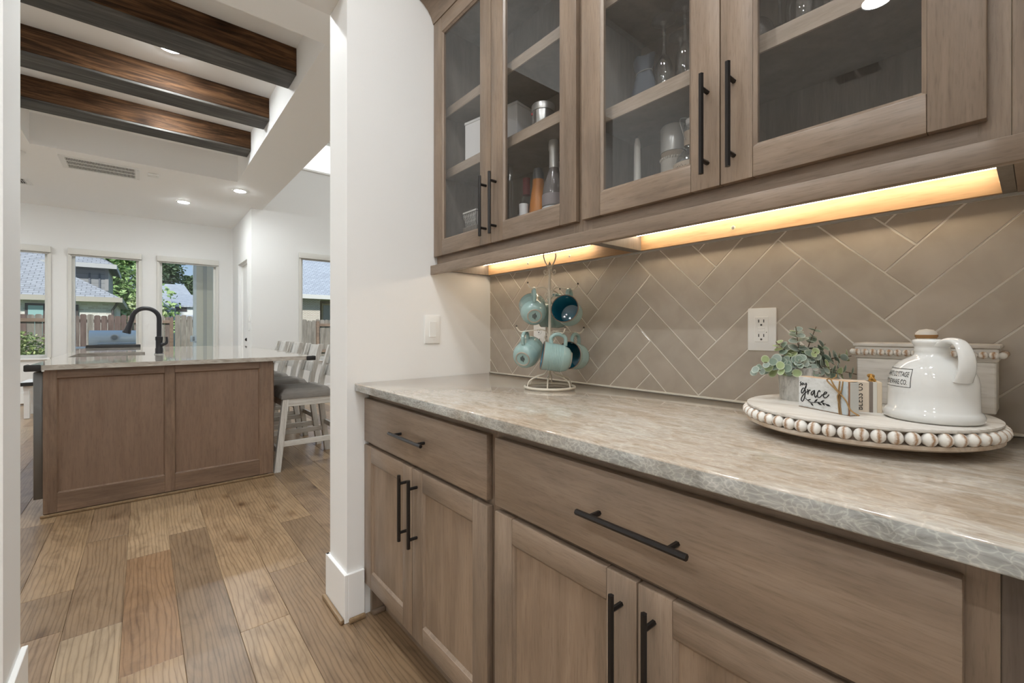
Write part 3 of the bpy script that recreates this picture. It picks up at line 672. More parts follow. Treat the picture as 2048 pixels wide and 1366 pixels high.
def mug(i, hook, opening, label):
    o = Vector(RT*opening[0]+FW*opening[1]+UP*opening[2]).normalized()
    hx = (UP-o*UP.dot(o)).normalized(); hy = o.cross(hx)
    # local: z towards the open end, x towards the handle; handle loop hangs from the hook
    R_, Hh = .049, .098
    M3 = Matrix((hx, hy, o)).transposed()
    off = Vector((.0775, 0, .046))
    org = Vector(hook)-M3 @ off
    M = Matrix.Translation(org) @ M3.to_4x4()
    root = bpy.data.objects.new('mug', None); COL.objects.link(root); root.location = org; root.empty_display_size = .03
    tag(root, label, 'mug', 'aqua mugs on the mug tree')
    def add(name, b, m):
        me = b.mesh(name, m, 40); me.transform(M3.to_4x4()); oo = bpy.data.objects.new(name, me); COL.objects.link(oo); oo.parent = root; return oo
    out = [(.024, .002), (.031, .004), (.040, .013), (.0452, .028)]
    for k in range(9):
        z = .032+k*.0052; out += [(.0465+.0001*k, z), (.0465+.0001*k, z+.0030), (.0455+.0001*k, z+.0038), (.0455+.0001*k, z+.0046)]
    out += [(.0475, .082), (.0488, .0965)]
    add('body', B().lathe(out, n=40), AQUA)
    add('interior', B().lathe([(.0462, .0968), (.0450, .082), (.0425, .03), (.036, .014), (.02, .0095), (0, .009)], n=40), TEAL)
    add('rim', B().lathe([(.0488, .0962), (.0490, .0982), (.0475, .0992), (.0460, .0975)], n=40), BRNR)
    add('foot_ring', B().lathe([(.022, .003), (.0225, 0), (.0255, 0), (.0262, .0035)], n=32), CLAY)
    add('base', B().lathe([(0, .0022), (.022, .0022), (.022, .0045), (0, .0045)], n=24), AQUA)
    hp = catmull([(.0455, 0, .074), (.062, 0, .078), (.0765, 0, .066), (.0785, 0, .046), (.070, 0, .030), (.0445, 0, .026)], 6)
    add('handle', B().tube(hp, .0066, 10), AQUA)
    for w in range(14):   # raised beading below the rim
        a = .5+w*.115; add('relief', B().ball((.0478*math.cos(a), .0478*math.sin(a), .079), .0022, 6, sc=(.6, .6, 1.6)), AQUA)
    st = B()
    for q, (dx, l) in enumerate(((-.006, .012), (-.002, .018), (.002, .024), (.006, .010))): st.box(-l/2, l/2, dx-.0012, dx+.0012, .0012, .0021)
    add('stamp', st, INK)['kind'] = 'stuff'
    return root
MUGL = ['aqua mug hanging upper tier of the mug tree with its stamped base shown', 'aqua mug with dark teal inside facing out on the upper tier of the mug tree', 'aqua mug hanging behind the mug tree pole on the upper tier',
        'aqua mug hanging lower tier of the mug tree with its stamped base shown', 'ribbed aqua mug turned sideways on the lower tier of the mug tree', 'aqua mug with teal inside half hidden behind the sideways mug']
for i, ((r, f), z, o) in enumerate(HOOKS): mug(i, loc(r, f, z-.0105), o, MUGL[i])

# ---- beaded lazy susan tray
TC = Vector((1.075, .2245, ZC)); TR = .2
WASH = wood('whitewash_wood', (.44, .385, .32), (.66, .635, .59), (.74, .72, .69), 'y', .6, .45, blot=.12)
WASHE = wood('whitewash_edge', (.35, .24, .15), (.52, .43, .34), (.62, .55, .47), 'y', .65, .6, blot=.2)
def mk_bead():
    m, nt, b = new_mat('worn_bead'); v = coords(nt, rand=2.0)
    tc = N(nt, 'ShaderNodeTexCoord'); sp = N(nt, 'ShaderNodeSeparateXYZ'); nt.links.new(tc.outputs['Object'], sp.inputs[0])
    nz = noise(nt, v, 170, 4, .7)
    ad = N(nt, 'ShaderNodeMath', operation='MULTIPLY_ADD'); ad.inputs[1].default_value = .0085; ad.inputs[2].default_value = -.0043; nt.links.new(nz, ad.inputs[0])
    s2 = N(nt, 'ShaderNodeMath', operation='ADD'); nt.links.new(sp.outputs['Y'], s2.inputs[0]); nt.links.new(ad.outputs[0], s2.inputs[1])
    ab = N(nt, 'ShaderNodeMath', operation='ABSOLUTE'); nt.links.new(s2.outputs[0], ab.inputs[0])
    c = ramp(nt, ab.outputs[0], [(.0, (.30, .155, .06)), (.0021, (.33, .18, .075)), (.0027, (.74, .72, .68))]); nt.links.new(c, b.inputs['Base Color']); b.inputs['Roughness'].default_value = .55
    return m
BEADM = mk_bead()
tray = thing('beaded_tray', 'round whitewashed lazy susan tray with a worn white bead rim', 'tray', TC)
obj('foot', B().lathe([(0, 0), (.115, 0), (.12, .004), (.12, .014), (.08, .016), (0, .016)], TC, 48), WASHE, tray)
obj('underside', B().lathe([(0, .016), (.186, .016), (.194, .020), (.194, .026), (0, .026)], TC, 72), WASHE, tray)
obj('core', B().lathe([(0, .026), (.181, .026), (.181, .046), (0, .046)], TC, 72), WASHE, tray)
obj('top', B().lathe([(0, .046), (.190, .046), (.1925, .0485), (.1925, .0515), (.190, .053), (0, .053)], TC, 72), [WASH], tray)
bme = B().ball((0, 0, 0), .0108, 14, sc=(1, .95, 1)).mesh('bead', BEADM, 60)
nb = 56
for k in range(nb):
    a = 2*PI*k/nb; c, s = math.cos(a), math.sin(a)
    inst('bead', bme, tray, frame(TC+Vector((c*.1905, s*.1905, .0362)), (c, s, 0), (-s, c, 0), (0, 0, 1)))
ZS = ZC+.053
# ---- eucalyptus in a grey pot
def mk_concrete():
    m, nt, b = new_mat('weathered_pot'); c = ramp(nt, noise(nt, coords(nt, (1, 1, .5)), 60, 6, .75), [(.33, (.22, .21, .19)), (.5, (.44, .43, .40)), (.7, (.58, .57, .54))])
    nt.links.new(c, b.inputs['Base Color']); b.inputs['Roughness'].default_value = .7; return m
PP = Vector((1.105, .332, ZS))
plant = thing('potted_eucalyptus', 'faux eucalyptus in a weathered grey pot on the beaded tray', 'potted plant', PP)
obj('pot', B().lathe([(0, .0), (.038, .0), (.040, .004), (.043, .066), (.043, .072), (.041, .072), (.040, .05), (0, .05)], PP, 40), mk_concrete(), plant)
obj('soil', B().lathe([(0, .060), (.0405, .058), (.0405, .05), (0, .05)], PP, 24), DARK, plant)
LEAFM = []
for nme, c1, c2 in (('leaf_sage', (.20, .27, .215), (.33, .40, .33)), ('leaf_grey', (.27, .33, .29), (.42, .48, .42)), ('leaf_lime', (.30, .38, .19), (.45, .52, .32))):
    m, nt, b = new_mat(nme); tcn = N(nt, 'ShaderNodeTexCoord'); ln = N(nt, 'ShaderNodeVectorMath', operation='LENGTH'); nt.links.new(tcn.outputs['Object'], ln.inputs[0])
    nz = noise(nt, coords(nt, rand=3), 150, 3); ad = N(nt, 'ShaderNodeMath', operation='MULTIPLY_ADD'); ad.inputs[1].default_value = .004; nt.links.new(nz, ad.inputs[0]); nt.links.new(ln.outputs['Value'], ad.inputs[2])
    nt.links.new(ramp(nt, ad.outputs[0], [(.004, c1), (.0125, c1), (.0150, c2), (.017, (.60, .63, .54))]), b.inputs['Base Color']); b.inputs['Roughness'].default_value = .6; LEAFM.append(m)
def leaf_mesh(m):
    b = B(); n = 12; L = .0135; ctr0, ctr1 = b.bm.verts.new((0, 0, .0)), b.bm.verts.new((0, 0, -.0007)); r0 = []; r1 = []
    for j in range(n):
        a = 2*PI*j/n; x, y = L*math.cos(a)*1.06, L*math.sin(a)*.94; z = .0035*(x/L)**2*.6+.0045*(y/L)**2
        r0.append(b.bm.verts.new((x, y, z))); r1.append(b.bm.verts.new((x*.98, y*.98, z-.0007)))
    for j in range(n):
        k = (j+1) % n; b.bm.faces.new((ctr0, r0[j], r0[k])); b.bm.faces.new((ctr1, r1[k], r1[j])); b.bm.faces.new((r0[j], r1[j], r1[k], r0[k]))
    return b.mesh('leaf', m, 50)
LME = [leaf_mesh(m) for m in LEAFM]
rp = random.Random(11); TOPP = PP+Vector((0, 0, .066))
def sprig(dr, df, up, L, k, s0=1.0):
    d = (RT*dr+FW*df+UP*up); pts = [TOPP+RT*dr*.014+FW*df*.014]
    for i in range(1, 5): f = i/4; pts.append(TOPP+(RT*dr+FW*df)*(L*f)+UP*(L*(up*f-.18*f*f)))
    pts = catmull(pts, 4); obj('stem', B().tube(pts, .0009, 5), mat('stem_brown', (.13, .09, .06), .7), plant)
    for i in range(k):
        f = .25+.75*(i+.5)/k; j = min(len(pts)-2, int(f*(len(pts)-1))); p = pts[j]; t = (pts[j+1]-pts[j]).normalized()
        side = t.cross(UP).normalized() if abs(t.z) < .95 else RT; a0 = rp.uniform(0, PI)
        for sgn in (0, PI):
            a = a0+sgn; out = (side*math.cos(a)+t.cross(side)*math.sin(a)); nrm = (t*.75+UP*.35-FW*.45-out*.25+Vector((rp.uniform(-.4, .4), rp.uniform(-.4, .4), rp.uniform(-.3, .3)))).normalized()
            x = (out-nrm*out.dot(nrm)).normalized(); sc = s0*(1.16-.6*f)*rp.uniform(.85, 1.1)
            M = frame(p+out*.0115*sc, x*sc, nrm.cross(x)*sc, nrm*sc); inst('leaf', LME[rp.choices((0, 1, 2), (5, 4, 1.2+(f > .85)*3))[0]], plant, M)
SPR = [(-.9, -.1, .35, .095, 6), (-.75, -.35, .22, .085, 6), (-1.0, .1, .12, .10, 6), (-.55, .1, .85, .09, 5), (-.25, -.2, 1.2, .092, 5), (0, .2, 1.3, .078, 4), (.3, -.1, 1.2, .092, 5), (.6, .0, .8, .09, 5), (.85, -.05, .45, .105, 6),
       (.95, -.15, .10, .115, 5), (1.0, .1, .42, .12, 5), (.45, -.6, .3, .07, 5), (-.1, -.7, .35, .06, 5), (-.45, -.6, .45, .07, 5), (.1, -.6, .8, .065, 5), (-.3, .5, .7, .07, 4), (.4, .5, .7, .07, 4), (.2, -.75, .1, .06, 4), (-.6, -.5, .1, .07, 4), (.65, -.5, .1, .09, 5)]
SPR += [(rp.uniform(-.8, .8), rp.uniform(-.8, .3), rp.uniform(.25, .95), rp.uniform(.05, .075), 5) for _ in range(11)]
for s in SPR: sprig(*s)
# ---- "say grace" block
SG0 = Vector((.953, .2107, ZS)); DL = Vector((.0504, .0948, 0)).normalized(); DN = Vector((.81, -.59, 0)).normalized()  # right lower corner; along the face to the left; into the block
DN = Vector((DL.y, -DL.x, 0)); SW, SH, ST = .107, .060, .021
BWH = wood('block_white', (.50, .50, .48), (.62, .63, .62), (.68, .69, .69), 'y', .6, .5, blot=.12)
RAWE = wood('block_edge', (.12, .075, .045), (.19, .12, .07), (.26, .17, .10), 'y', .7)
def slab(par, name, u0, u1, n0, n1, z0, z1, m, base, bev=.0006): return obj(name, B().obox(base+DL*(u0+u1)/2+DN*(n0+n1)/2+UP*(z0+z1)/2, DL, DN, UP, (u1-u0)/2, (n1-n0)/2, (z1-z0)/2, bev), m, par, smooth=0)
sg = thing('sign_block', 'small white wooden block reading say grace tied with twine', 'sign', SG0+DL*SW/2+DN*ST/2)
slab(sg, 'block', .0045, SW, 0, ST, .0012, SH, BWH, SG0); slab(sg, 'page_block', .0005, .0045, .0012, ST-.001, .0012, SH-.001, mat('page_grey', (.50, .50, .47), .7), SG0)
slab(sg, 'cover_stripe', .0062, .0145, -.0004, .0002, .0012, SH, mat('cover_blue', (.46, .52, .55), .6), SG0, 0); slab(sg, 'spine_stripe', .0005, .003, -.0005, .0012, .0012, SH, mat('rust_stripe', (.24, .11, .05), .7), SG0)
slab(sg, 'worn_edge', .0, SW, .0, ST, 0, .0012, RAWE, SG0, 0); slab(sg, 'worn_edge', .002, SW, .001, ST-.001, SH, SH+.0006, mat('worn_top', (.55, .40, .27), .7), SG0, 0)
def face(zx, zy):   # zoomed photo pixels of the sign face -> point just proud of it
    yt = 170+(zx-105)*.1; yb = 990+(zx-105)*.194; u = (zx-105)/1395; v = (yb-zy)/(yb-yt)
    return SG0+DL*(SW*(1-u))-DN*.0007+UP*(v*SH)
INKB = mat('black_ink', (.006, .006, .006), .7)
def stroke(name, pts, w): return obj(name, B().tube(catmull([face(*p) for p in pts], 5), w, 5), INKB, sg)
for nm, ps, w in [('letter_s', [(192, 315), (160, 338), (178, 372), (162, 430)], .00062), ('letter_a', [(242, 345), (208, 362), (210, 405), (238, 388), (246, 350), (250, 412)], .00062), ('letter_y', [(278, 352), (284, 398), (318, 392), (336, 350), (346, 420), (330, 495), (312, 480), (362, 375)], .00062),
                  ('letter_g', [(312, 520), (250, 490), (200, 560), (205, 628), (250, 610), (305, 525), (312, 640), (292, 750), (240, 848), (197, 832), (200, 765), (262, 670), (372, 585)], .00085), ('letter_r', [(380, 520), (392, 600), (394, 662), (398, 605), (432, 548), (466, 552)], .00085),
                  ('letter_a', [(578, 560), (510, 588), (486, 660), (520, 682), (566, 600), (582, 556), (586, 690), (612, 748), (652, 690)], .00085), ('letter_c', [(742, 598), (712, 556), (664, 640), (676, 735), (730, 745), (802, 668)], .00085),
                  ('letter_e', [(830, 672), (902, 640), (912, 600), (868, 602), (824, 690), (856, 756), (926, 736), (976, 668)], .00085), ('branch', [(320, 770), (390, 830), (480, 884), (600, 886), (700, 882), (800, 892), (905, 935)], .0006)]: stroke(nm, ps, w)
for a, c, w in [((380, 830), (480, 798), 18), ((570, 884), (668, 788), 20), ((745, 884), (855, 826), 22), ((462, 892), (548, 985), 18), ((655, 884), (785, 965), 22), ((790, 898), (866, 972), 18), ((880, 932), (1018, 992), 26)]:
    A, C_ = Vector(a), Vector(c); dd = (C_-A).normalized(); nn = Vector((-dd.y, dd.x)); L = (C_-A).length
    poly = [A, A+dd*L*.3+nn*w*.8, A+dd*L*.6+nn*w, C_, A+dd*L*.6-nn*w, A+dd*L*.3-nn*w*.8]
    obj('printed_leaf', B().prism([face(p.x, p.y) for p in poly], DN*.0005), INKB, sg, smooth=0)
TWINE = mat('jute_twine', (.30, .18, .07), .85)
def tw(name, pts, r=.0011): obj(name, B().tube(catmull([face(x, y)-DN*d for x, y, d in pts], 5), r, 6), TWINE, sg)
tw('twine', [(1255, 285, .0), (1245, 500, .001), (1240, 700, .001), (1235, 900, .001), (1245, 1230, .0)]); tw('twine', [(1335, 290, .0), (1320, 480, .001), (1280, 700, .0012), (1262, 900, .001), (1300, 1240, .0)])
tw('twine_bow', [(1270, 610, .003), (1180, 480, .005), (1020, 300, .006), (1010, 235, .006), (1090, 230, .006), (1150, 370, .005), (1270, 610, .003), (1340, 660, .004), (1470, 830, .005), (1580, 1080, .005), (1760, 1225, .004)], .0013)
tw('twine_bow', [(1270, 620, .003), (1320, 610, .004), (1340, 560, .005), (1250, 700, .004), (1270, 900, .003)], .0013)
tw('twine', [(1030, 230, -.002), (1060, 180, -.008), (1030, 130, -.012), (1015, 110, -.014)], .001)
# ---- second block behind it, with a gold bow
BK = Vector((1.035, .181, ZS)); D1, D2 = DL, DN; DL = Vector((-.35, .937, 0)).normalized(); DN = Vector((DL.y, -DL.x, 0))
bk = thing('bound_block', 'cream book-shaped wooden block with printed capitals behind the say grace block', 'book block', BK+DL*.03+DN*.02)
slab(bk, 'block', .0185, .060, 0, .036, .0, .056, mat('block_cream', (.62, .53, .43), .65), BK)
slab(bk, 'grey_stripe', .0132, .0185, .0, .036, 0, .056, mat('stripe_grey', (.19, .155, .13), .7), BK, 0)
slab(bk, 'cream_pages', .0075, .0132, .0, .036, 0, .056, mat('pages_pale', (.62, .60, .54), .7), BK, 0); slab(bk, 'cream_cover', .0, .0075, .0, .036, 0, .056, mat('pages_cream', (.62, .52, .39), .7), BK)
tm = text_mesh('BLESS US', .0135, 1.05); xs = [v.co.x for v in tm.vertices]; w = max(xs)
tm.transform(Matrix.Scale(.050/w, 4, (1, 0, 0))); tm.transform(frame(BK+DL*.0285-DN*.0006+UP*.003, UP, DL, -DN)); tm.materials.append(INKB)
obj('lettering', tm, INKB, bk)
GB = mat('gold_ribbon', (.50, .27, .06), .35, .4)
for s in (-1, 1):
    c = BK+DL*.012+DN*(.020+s*.006)+UP*.056; pts = [c+DN*(s*.009*math.cos(a)+0)+UP*(.006+.0055*math.sin(a))+DL*.003*math.sin(2*a) for a in [2*PI*i/16 for i in range(16)]]
    obj('bow_loop', B().tube(pts, .0021, 6, closed=True), GB, bk)
obj('bow_knot', B().ball(BK+DL*.012+DN*.020+UP*.0605, .0042, 10), GB, bk)
DL, DN = D1, D2
# ---- stoneware jug
JC = Vector((1.0287, .1143, ZS)); GLZ = mat('white_glaze', (.66, .665, .65), .07, coat=.5)
JP = [(r*.718, z) for r, z in [(0, .001), (.083, .001), (.0885, .004), (.0892, .011), (.0855, .017), (.0808, .020), (.0803, .045), (.0798, .064), (.077, .075), (.0705, .087), (.059, .097), (.045, .1035), (.0355, .107), (.0322, .110), (.0315, .1145), (.0332, .118), (.0315, .1215), (.0320, .126), (.0355, .130), (.0355, .1345), (.0320, .136), (.028, .134), (.026, .120), (0, .118)]]
jug = thing('stoneware_jug', 'glossy white stoneware jug with a printed label and loop handle', 'jug', JC)
obj('body', B().lathe(JP, JC, 72), GLZ, jug, smooth=60)
HD = Vector((-.70, -.71, 0)).normalized()
hp = catmull([JC+HD*r+UP*z for r, z in ((.019, .127), (.034, .134), (.052, .130), (.062, .112), (.063, .090), (.056, .070))], 7)
bb = B(); side = HD.cross(UP).normalized(); rings = []
for i, p in enumerate(hp):
    t = (hp[min(i+1, len(hp)-1)]-hp[max(i-1, 0)]).normalized(); nn = side.cross(t).normalized(); wd = .0105+.006*abs(i/(len(hp)-1)-.35); th = .0058
    rings.append([bb.bm.verts.new(p+side*wd*math.cos(2*PI*j/14)+nn*th*math.sin(2*PI*j/14)) for j in range(14)])
for a, c in zip(rings[:-1], rings[1:]):
    for j in range(14): bb.bm.faces.new((a[j], a[(j+1) % 14], c[(j+1) % 14], c[j]))
bb.bm.faces.new(rings[0][::-1]); bb.bm.faces.new(rings[-1]); obj('handle', bb, GLZ, jug, smooth=60)
def jr(z):
    for (r0, z0), (r1, z1) in zip(JP[1:-1], JP[2:]):
        if z0 <= z <= z1 and z1 > z0 and z > .02: return r0+(r1-r0)*(z-z0)/(z1-z0)
    return .0576
def wrap(me, a_end, zb):
    for v in me.vertices:
        z = zb+v.co.y; r = jr(z)+.0005; a = a_end+v.co.x/.0576; v.co = JC+Vector((r*math.cos(a), r*math.sin(a), z))
def lab_text(body, h, x_right, zb):
    me = text_mesh(body, h*1.38, 1.0); bm = bmesh.new(); bm.from_mesh(me); bmesh.ops.triangulate(bm, faces=bm.faces[:]); bm.to_mesh(me); bm.free()
    w = max(v.co.x for v in me.vertices); k = .050/w
    for v in me.vertices: v.co.x = v.co.x*k-.050+x_right; v.co.z = 0
    wrap(me, math.radians(160), zb); me.materials.append(INKB); obj('lettering', me, INKB, jug, smooth=0)
lab_text('WHITE COTTAGE', .0085, -.004, .0735); lab_text('STONEWARE CO.', .0085, -.0055, .0605)
bx_ = B(); LX0, LX1, LZ0, LZ1, q = -.057, .0, .056, .087, .0008
def strip(x0, x1, z0, z1, n=24):
    for i in range(n):
        xa, xb = x0+(x1-x0)*i/n, x0+(x1-x0)*(i+1)/n; m_ = max(1, int((z1-z0)/.002))
        for j in range(m_):
            za, zb = z0+(z1-z0)*j/m_, z0+(z1-z0)*(j+1)/m_; P = []
            for X_, Z_ in ((xa, za), (xb, za), (xb, zb), (xa, zb)):
                r = jr(Z_)+.0006; a = math.radians(160)+X_/.0576; P.append(JC+Vector((r*math.cos(a), r*math.sin(a), Z_)))
            bx_.quad(*P)
strip(LX0, LX1, LZ0, LZ0+q); strip(LX0, LX1, LZ1-q, LZ1); strip(LX1-q, LX1, LZ0, LZ1, 1); strip(LX0, LX0+q, LZ0, LZ1, 1)
bmesh.ops.remove_doubles(bx_.bm, verts=bx_.bm.verts[:], dist=1e-5); obj('label_border', bx_, INKB, jug, smooth=0)
# ---- lidded box with a bead trim
BX = (1.165, 1.262, .046, .246); bxo = thing('beaded_box', 'whitewashed lidded wooden box with white bead trim behind the jug', 'box', ((BX[0]+BX[1])/2, (BX[2]+BX[3])/2, ZS))
obj('body', B().box(BX[0], BX[1], BX[2], BX[3], ZS, ZS+.094, .002), WASH, bxo); obj('lid_rim', B().box(BX[0]-.003, BX[1]+.003, BX[2]-.003, BX[3]+.003, ZS+.094, ZS+.118, .002), WASH, bxo)
obj('lid', B().box(BX[0]-.006, BX[1]+.006, BX[2]-.006, BX[3]+.006, ZS+.118, ZS+.1255, .003, 2), WASH, bxo)
sb = B().ball((0, 0, 0), .0066, 12).mesh('bead', BEADM, 60)
n1 = 16
for k in range(n1): y = BX[2]-.004+(BX[3]-BX[2]+.008)*(k+.5)/n1; inst('bead', sb, bxo, frame((BX[0]-.0075, y, ZS+.1065), (1, 0, 0), (0, 1, 0), (0, 0, 1)))
for k in range(7):
    x = BX[0]+(BX[1]-BX[0])*(k+.5)/7
    for y in (BX[2]-.0075, BX[3]+.0075): inst('bead', sb, bxo, frame((x, y, ZS+.1065), (0, 1, 0), (1, 0, 0), (0, 0, 1)))
kc = Vector((1.213, .143, ZS+.1255)); kb = obj('knob', B().lathe([(0, 0), (.008, 0), (.008, .004), (.0142, .009), (.0173, .015), (.0165, .021), (.0108, .027), (0, .029)], kc, 32), [mat('knob_white', (.74, .72, .68), .5)], bxo, smooth=60)
obj('worn_band', B().lathe([(.0158, .0102), (.0178, .0146), (.0174, .0172)], kc, 32), mat('knob_worn', (.33, .18, .07), .6), bxo, smooth=60)

# ================================================================== IN THE WALL CABINETS
ZF, Z1, Z2 = 1.456, 1.826, 1.758      # cabinet floor, shelf of the first unit, shelf of the second
def dep(x, y): return x*FW.x+y*FW.y
def thing_at(name, label, cat, x, y, z, group=None): return thing(name, label, cat, (x, y, z), group), Vector((x, y, z))
# white boxes on a tray
t, p = thing_at('gift_box', 'plain white cardboard box on a flat white tray beside the steel canister', 'box', 1.14, 1.445, Z1)
MW = mat('box_white', (.72, .72, .72), .5); AX, AY = (.985, .17, 0), (-.17, .985, 0)
obj('body', B().obox(p+Vector((0, 0, .0915)), AX, AY, (0, 0, 1), .055, .145, .081, .001), MW, t, smooth=0)
obj('lid', B().obox(p+Vector((0, 0, .178)), AX, AY, (0, 0, 1), .057, .147, .0055, .001), MW, t, smooth=0)
obj('base_tray', B().obox(p+Vector((-.018, -.01, .005)), (1, 0, 0), (0, 1, 0), (0, 0, 1), .075, .185, .005, .001), MW, t, smooth=0)
t, p = thing_at('steel_canister', 'brushed steel canister with a lid beside the white box', 'canister', 1.13, 1.168, Z1)
obj('body', B().lathe([(0, 0), (.040, 0), (.041, .002), (.041, .092), (0, .092)], p, 36), STEEL, t); obj('lid', B().lathe([(0, .120), (.041, .119), (.043, .116), (.043, .093), (0, .093)], p, 36), mat('lid_grey', (.45, .44, .42), .4, .8), t)
obj('rivet', B().ball(p+Vector((-.036, .020, .085)), .005, 8), mat('rivet_red', (.4, .05, .06), .4), t)
# wire basket
t, p = thing_at('wire_basket', 'small lined wire basket on a dark riser at the cabinet bottom', 'basket', 1.10, 1.545, ZF)
obj('riser', B().box(p.x-.04, p.x+.04, p.y-.05, p.y+.05, ZF, ZF+.105, .002), CIN, t, smooth=0); p = p+Vector((0, 0, .105))
obj('liner', B().frustum([p+Vector((sx*.03, sy*.04, .003)) for sx, sy in ((-1, -1), (1, -1), (1, 1), (-1, 1))], [p+Vector((sx*.04, sy*.05, .065)) for sx, sy in ((-1, -1), (1, -1), (1, 1), (-1, 1))]), mat('cloth_white', (.70, .69, .66), .9), t, smooth=0)
wb = mat('wire_dark', (.10, .09, .08), .5, .5)
for k in range(9):
    f = k/8*2-1
    for s_ in (-1, 1): obj('wire', B().tube([p+Vector((-.032, f*.041, .002)), p+Vector((-.0415, max(-1, min(1, f+s_*.3))*.051, .055))], .0009, 5), wb, t)
obj('wire_rim', B().tube([p+Vector((sx*.042, sy*.052, .056)) for sx, sy in ((-1, -1), (1, -1), (1, 1), (-1, 1))], .0016, 6, closed=True), wb, t)
# bottles at the bottom of the first unit
def bottle(name, label, x, y, prof, m, extra):
    t, p = thing_at(name, label, 'bottle', x, y, ZF, 'bottles in the glass cabinet'); obj('glass_body', B().lathe(prof, p, 28), m, t, smooth=50)
    for nm, pr, mm in extra: obj(nm, B().lathe(pr, p, 28), mm, t, smooth=50)
GRN = mat('dark_green_glass', (.02, .035, .03), .08); FOIL = mat('silver_foil', (.68, .69, .68), .3, .5)
bottle('champagne_bottle', 'dark sparkling wine bottle with silver foil neck and pale label', 1.115, 1.098, [(0, .003), (.036, 0), (.042, .004), (.042, .14), (.036, .178), (.022, .215), (.0155, .24), (.0145, .315), (0, .32)], mat('wine_glass_grey', (.13, .12, .12), .12),
       [('foil', [(.0165, .225), (.0165, .295), (.019, .302), (.019, .322), (.017, .335), (0, .337)], FOIL), ('label', [(.0424, .10), (.0424, .14)], mat('label_mauve', (.26, .23, .24), .5)), ('base_label', [(.0426, .03), (.0426, .095)], mat('label_pale', (.60, .64, .66), .5))])
bottle('orange_bottle', 'tall bottle with a bright orange wrap and dark cap beside the sparkling wine', 1.14, 1.205, [(0, 0), (.036, 0), (.036, .10), (.030, .15), (.023, .20), (.0195, .242), (0, .244)], mat('orange_wrap', (.52, .19, .03), .45), [('cap', [(.0205, .225), (.021, .25), (.016, .27), (0, .272)], mat('cap_slate', (.07, .08, .09), .4))])
bottle('wine_bottle', 'clear wine bottle with a red capsule behind the glass door', 1.18, 1.315, [(0, 0), (.036, 0), (.036, .14), (.028, .175), (.015, .205), (.014, .268), (0, .269)], CRYSTAL, [('capsule', [(.0152, .205), (.0152, .272), (0, .2735)], mat('capsule_red', (.30, .05, .07), .4)), ('label', [(.0364, .06), (.0364, .125)], mat('label_grey', (.34, .34, .33), .6))])
t, p = thing_at('glass_vase', 'slim clear cylinder vase at the cabinet bottom', 'vase', 1.085, 1.306, ZF); obj('tube', B().lathe([(0, .002), (.013, .002), (.013, .30)], p, 24), CRYSTAL, t); obj('rim', B().lathe([(.0132, .298), (.0136, .300), (.0128, .3015)], p, 24), CRYSTAL, t)
t, p = thing_at('votive_cup', 'small white tapered cup in front of the wine bottle', 'cup', 1.082, 1.222, ZF); obj('cup', B().lathe([(0, 0), (.013, 0), (.0175, .130), (.016, .130), (.012, .006), (0, .006)], p, 24), MW, t); obj('wax', B().lathe([(.0155, .120), (0, .120)], p, 24), mat('wax', (.7, .66, .56), .5), t)
t, p = thing_at('folded_cloth', 'crumpled white cloth at the cabinet bottom by the slim vase', 'cloth', 1.05, 1.27, ZF)
obj('fold', B().box(1.026, 1.062, 1.225, 1.285, ZF, ZF+.045, .010, 3), mat('cloth_white', (.70, .69, .66), .9), t); obj('fold', B().obox((1.044, 1.252, ZF+.058), (.96, .28, 0), (-.28, .96, 0), (0, 0, 1), .015, .026, .0125, .007, 3), MATS['cloth_white'], t)
# second unit, bottom
t, p = thing_at('taper_candle', 'white taper candle standing at the bottom of the cabinet', 'candle', 1.13, .765, ZF); obj('wax', B().lathe([(0, 0), (.0118, 0), (.0095, .215), (.006, .234), (0, .236)], p, 20), mat('wax_white', (.68, .67, .63), .45), t); obj('wick', B().cyl(p+Vector((0, 0, .235)), p+Vector((0, 0, .242)), .0008, n=6), DARK, t)
t, p = thing_at('jar_candle', 'round jar with a pearl grey lid and lace band', 'jar', 1.16, .665, ZF)
obj('jar', B().lathe([(0, 0), (.033, 0), (.0345, .003), (.0345, .166), (0, .166)], p, 36), mat('jar_tan', (.32, .26, .19), .6), t); obj('lid', B().lathe([(.035, .167), (.0355, .170), (.0355, .236), (.032, .242), (0, .242)], p, 36), mat('lid_pearl', (.55, .56, .54), .3, .3), t)
lb = B()
for k in range(30): a = 2*PI*k/30; lb.ball(p+Vector((.0347*math.cos(a), .0347*math.sin(a), .148)), .0042, 6)
lb.lathe([(.0351, .085), (.0351, .148)], p, 36); o = obj('lace_band', lb, mat('lace', (.55, .52, .46), .8), t); o['kind'] = 'stuff'
t, p = thing_at('spirit_bottle', 'clear spirits bottle with a swing stopper and tan script label', 'bottle', 1.115, .590, ZF)
obj('glass_body', B().lathe([(0, .002), (.040, .002), (.044, .008), (.044, .095), (.036, .120), (.022, .138), (.0165, .148), (.0165, .198), (.018, .200), (.018, .208), (0, .208)], p, 32), CRYSTAL, t, smooth=50)
obj('spirit', B().lathe([(0, .004), (.042, .008), (.042, .090), (.034, .112), (0, .112)], p, 28), mat('spirit_grey', (.10, .10, .10), .1), t)
obj('label', B().lathe([(.0446, .045), (.0446, .102)], p, 32), mat('label_kraft', (.42, .33, .24), .7), t); obj('neck_label', B().lathe([(.0172, .152), (.0172, .190)], p, 20), MATS['label_kraft'], t)
sc_ = B()
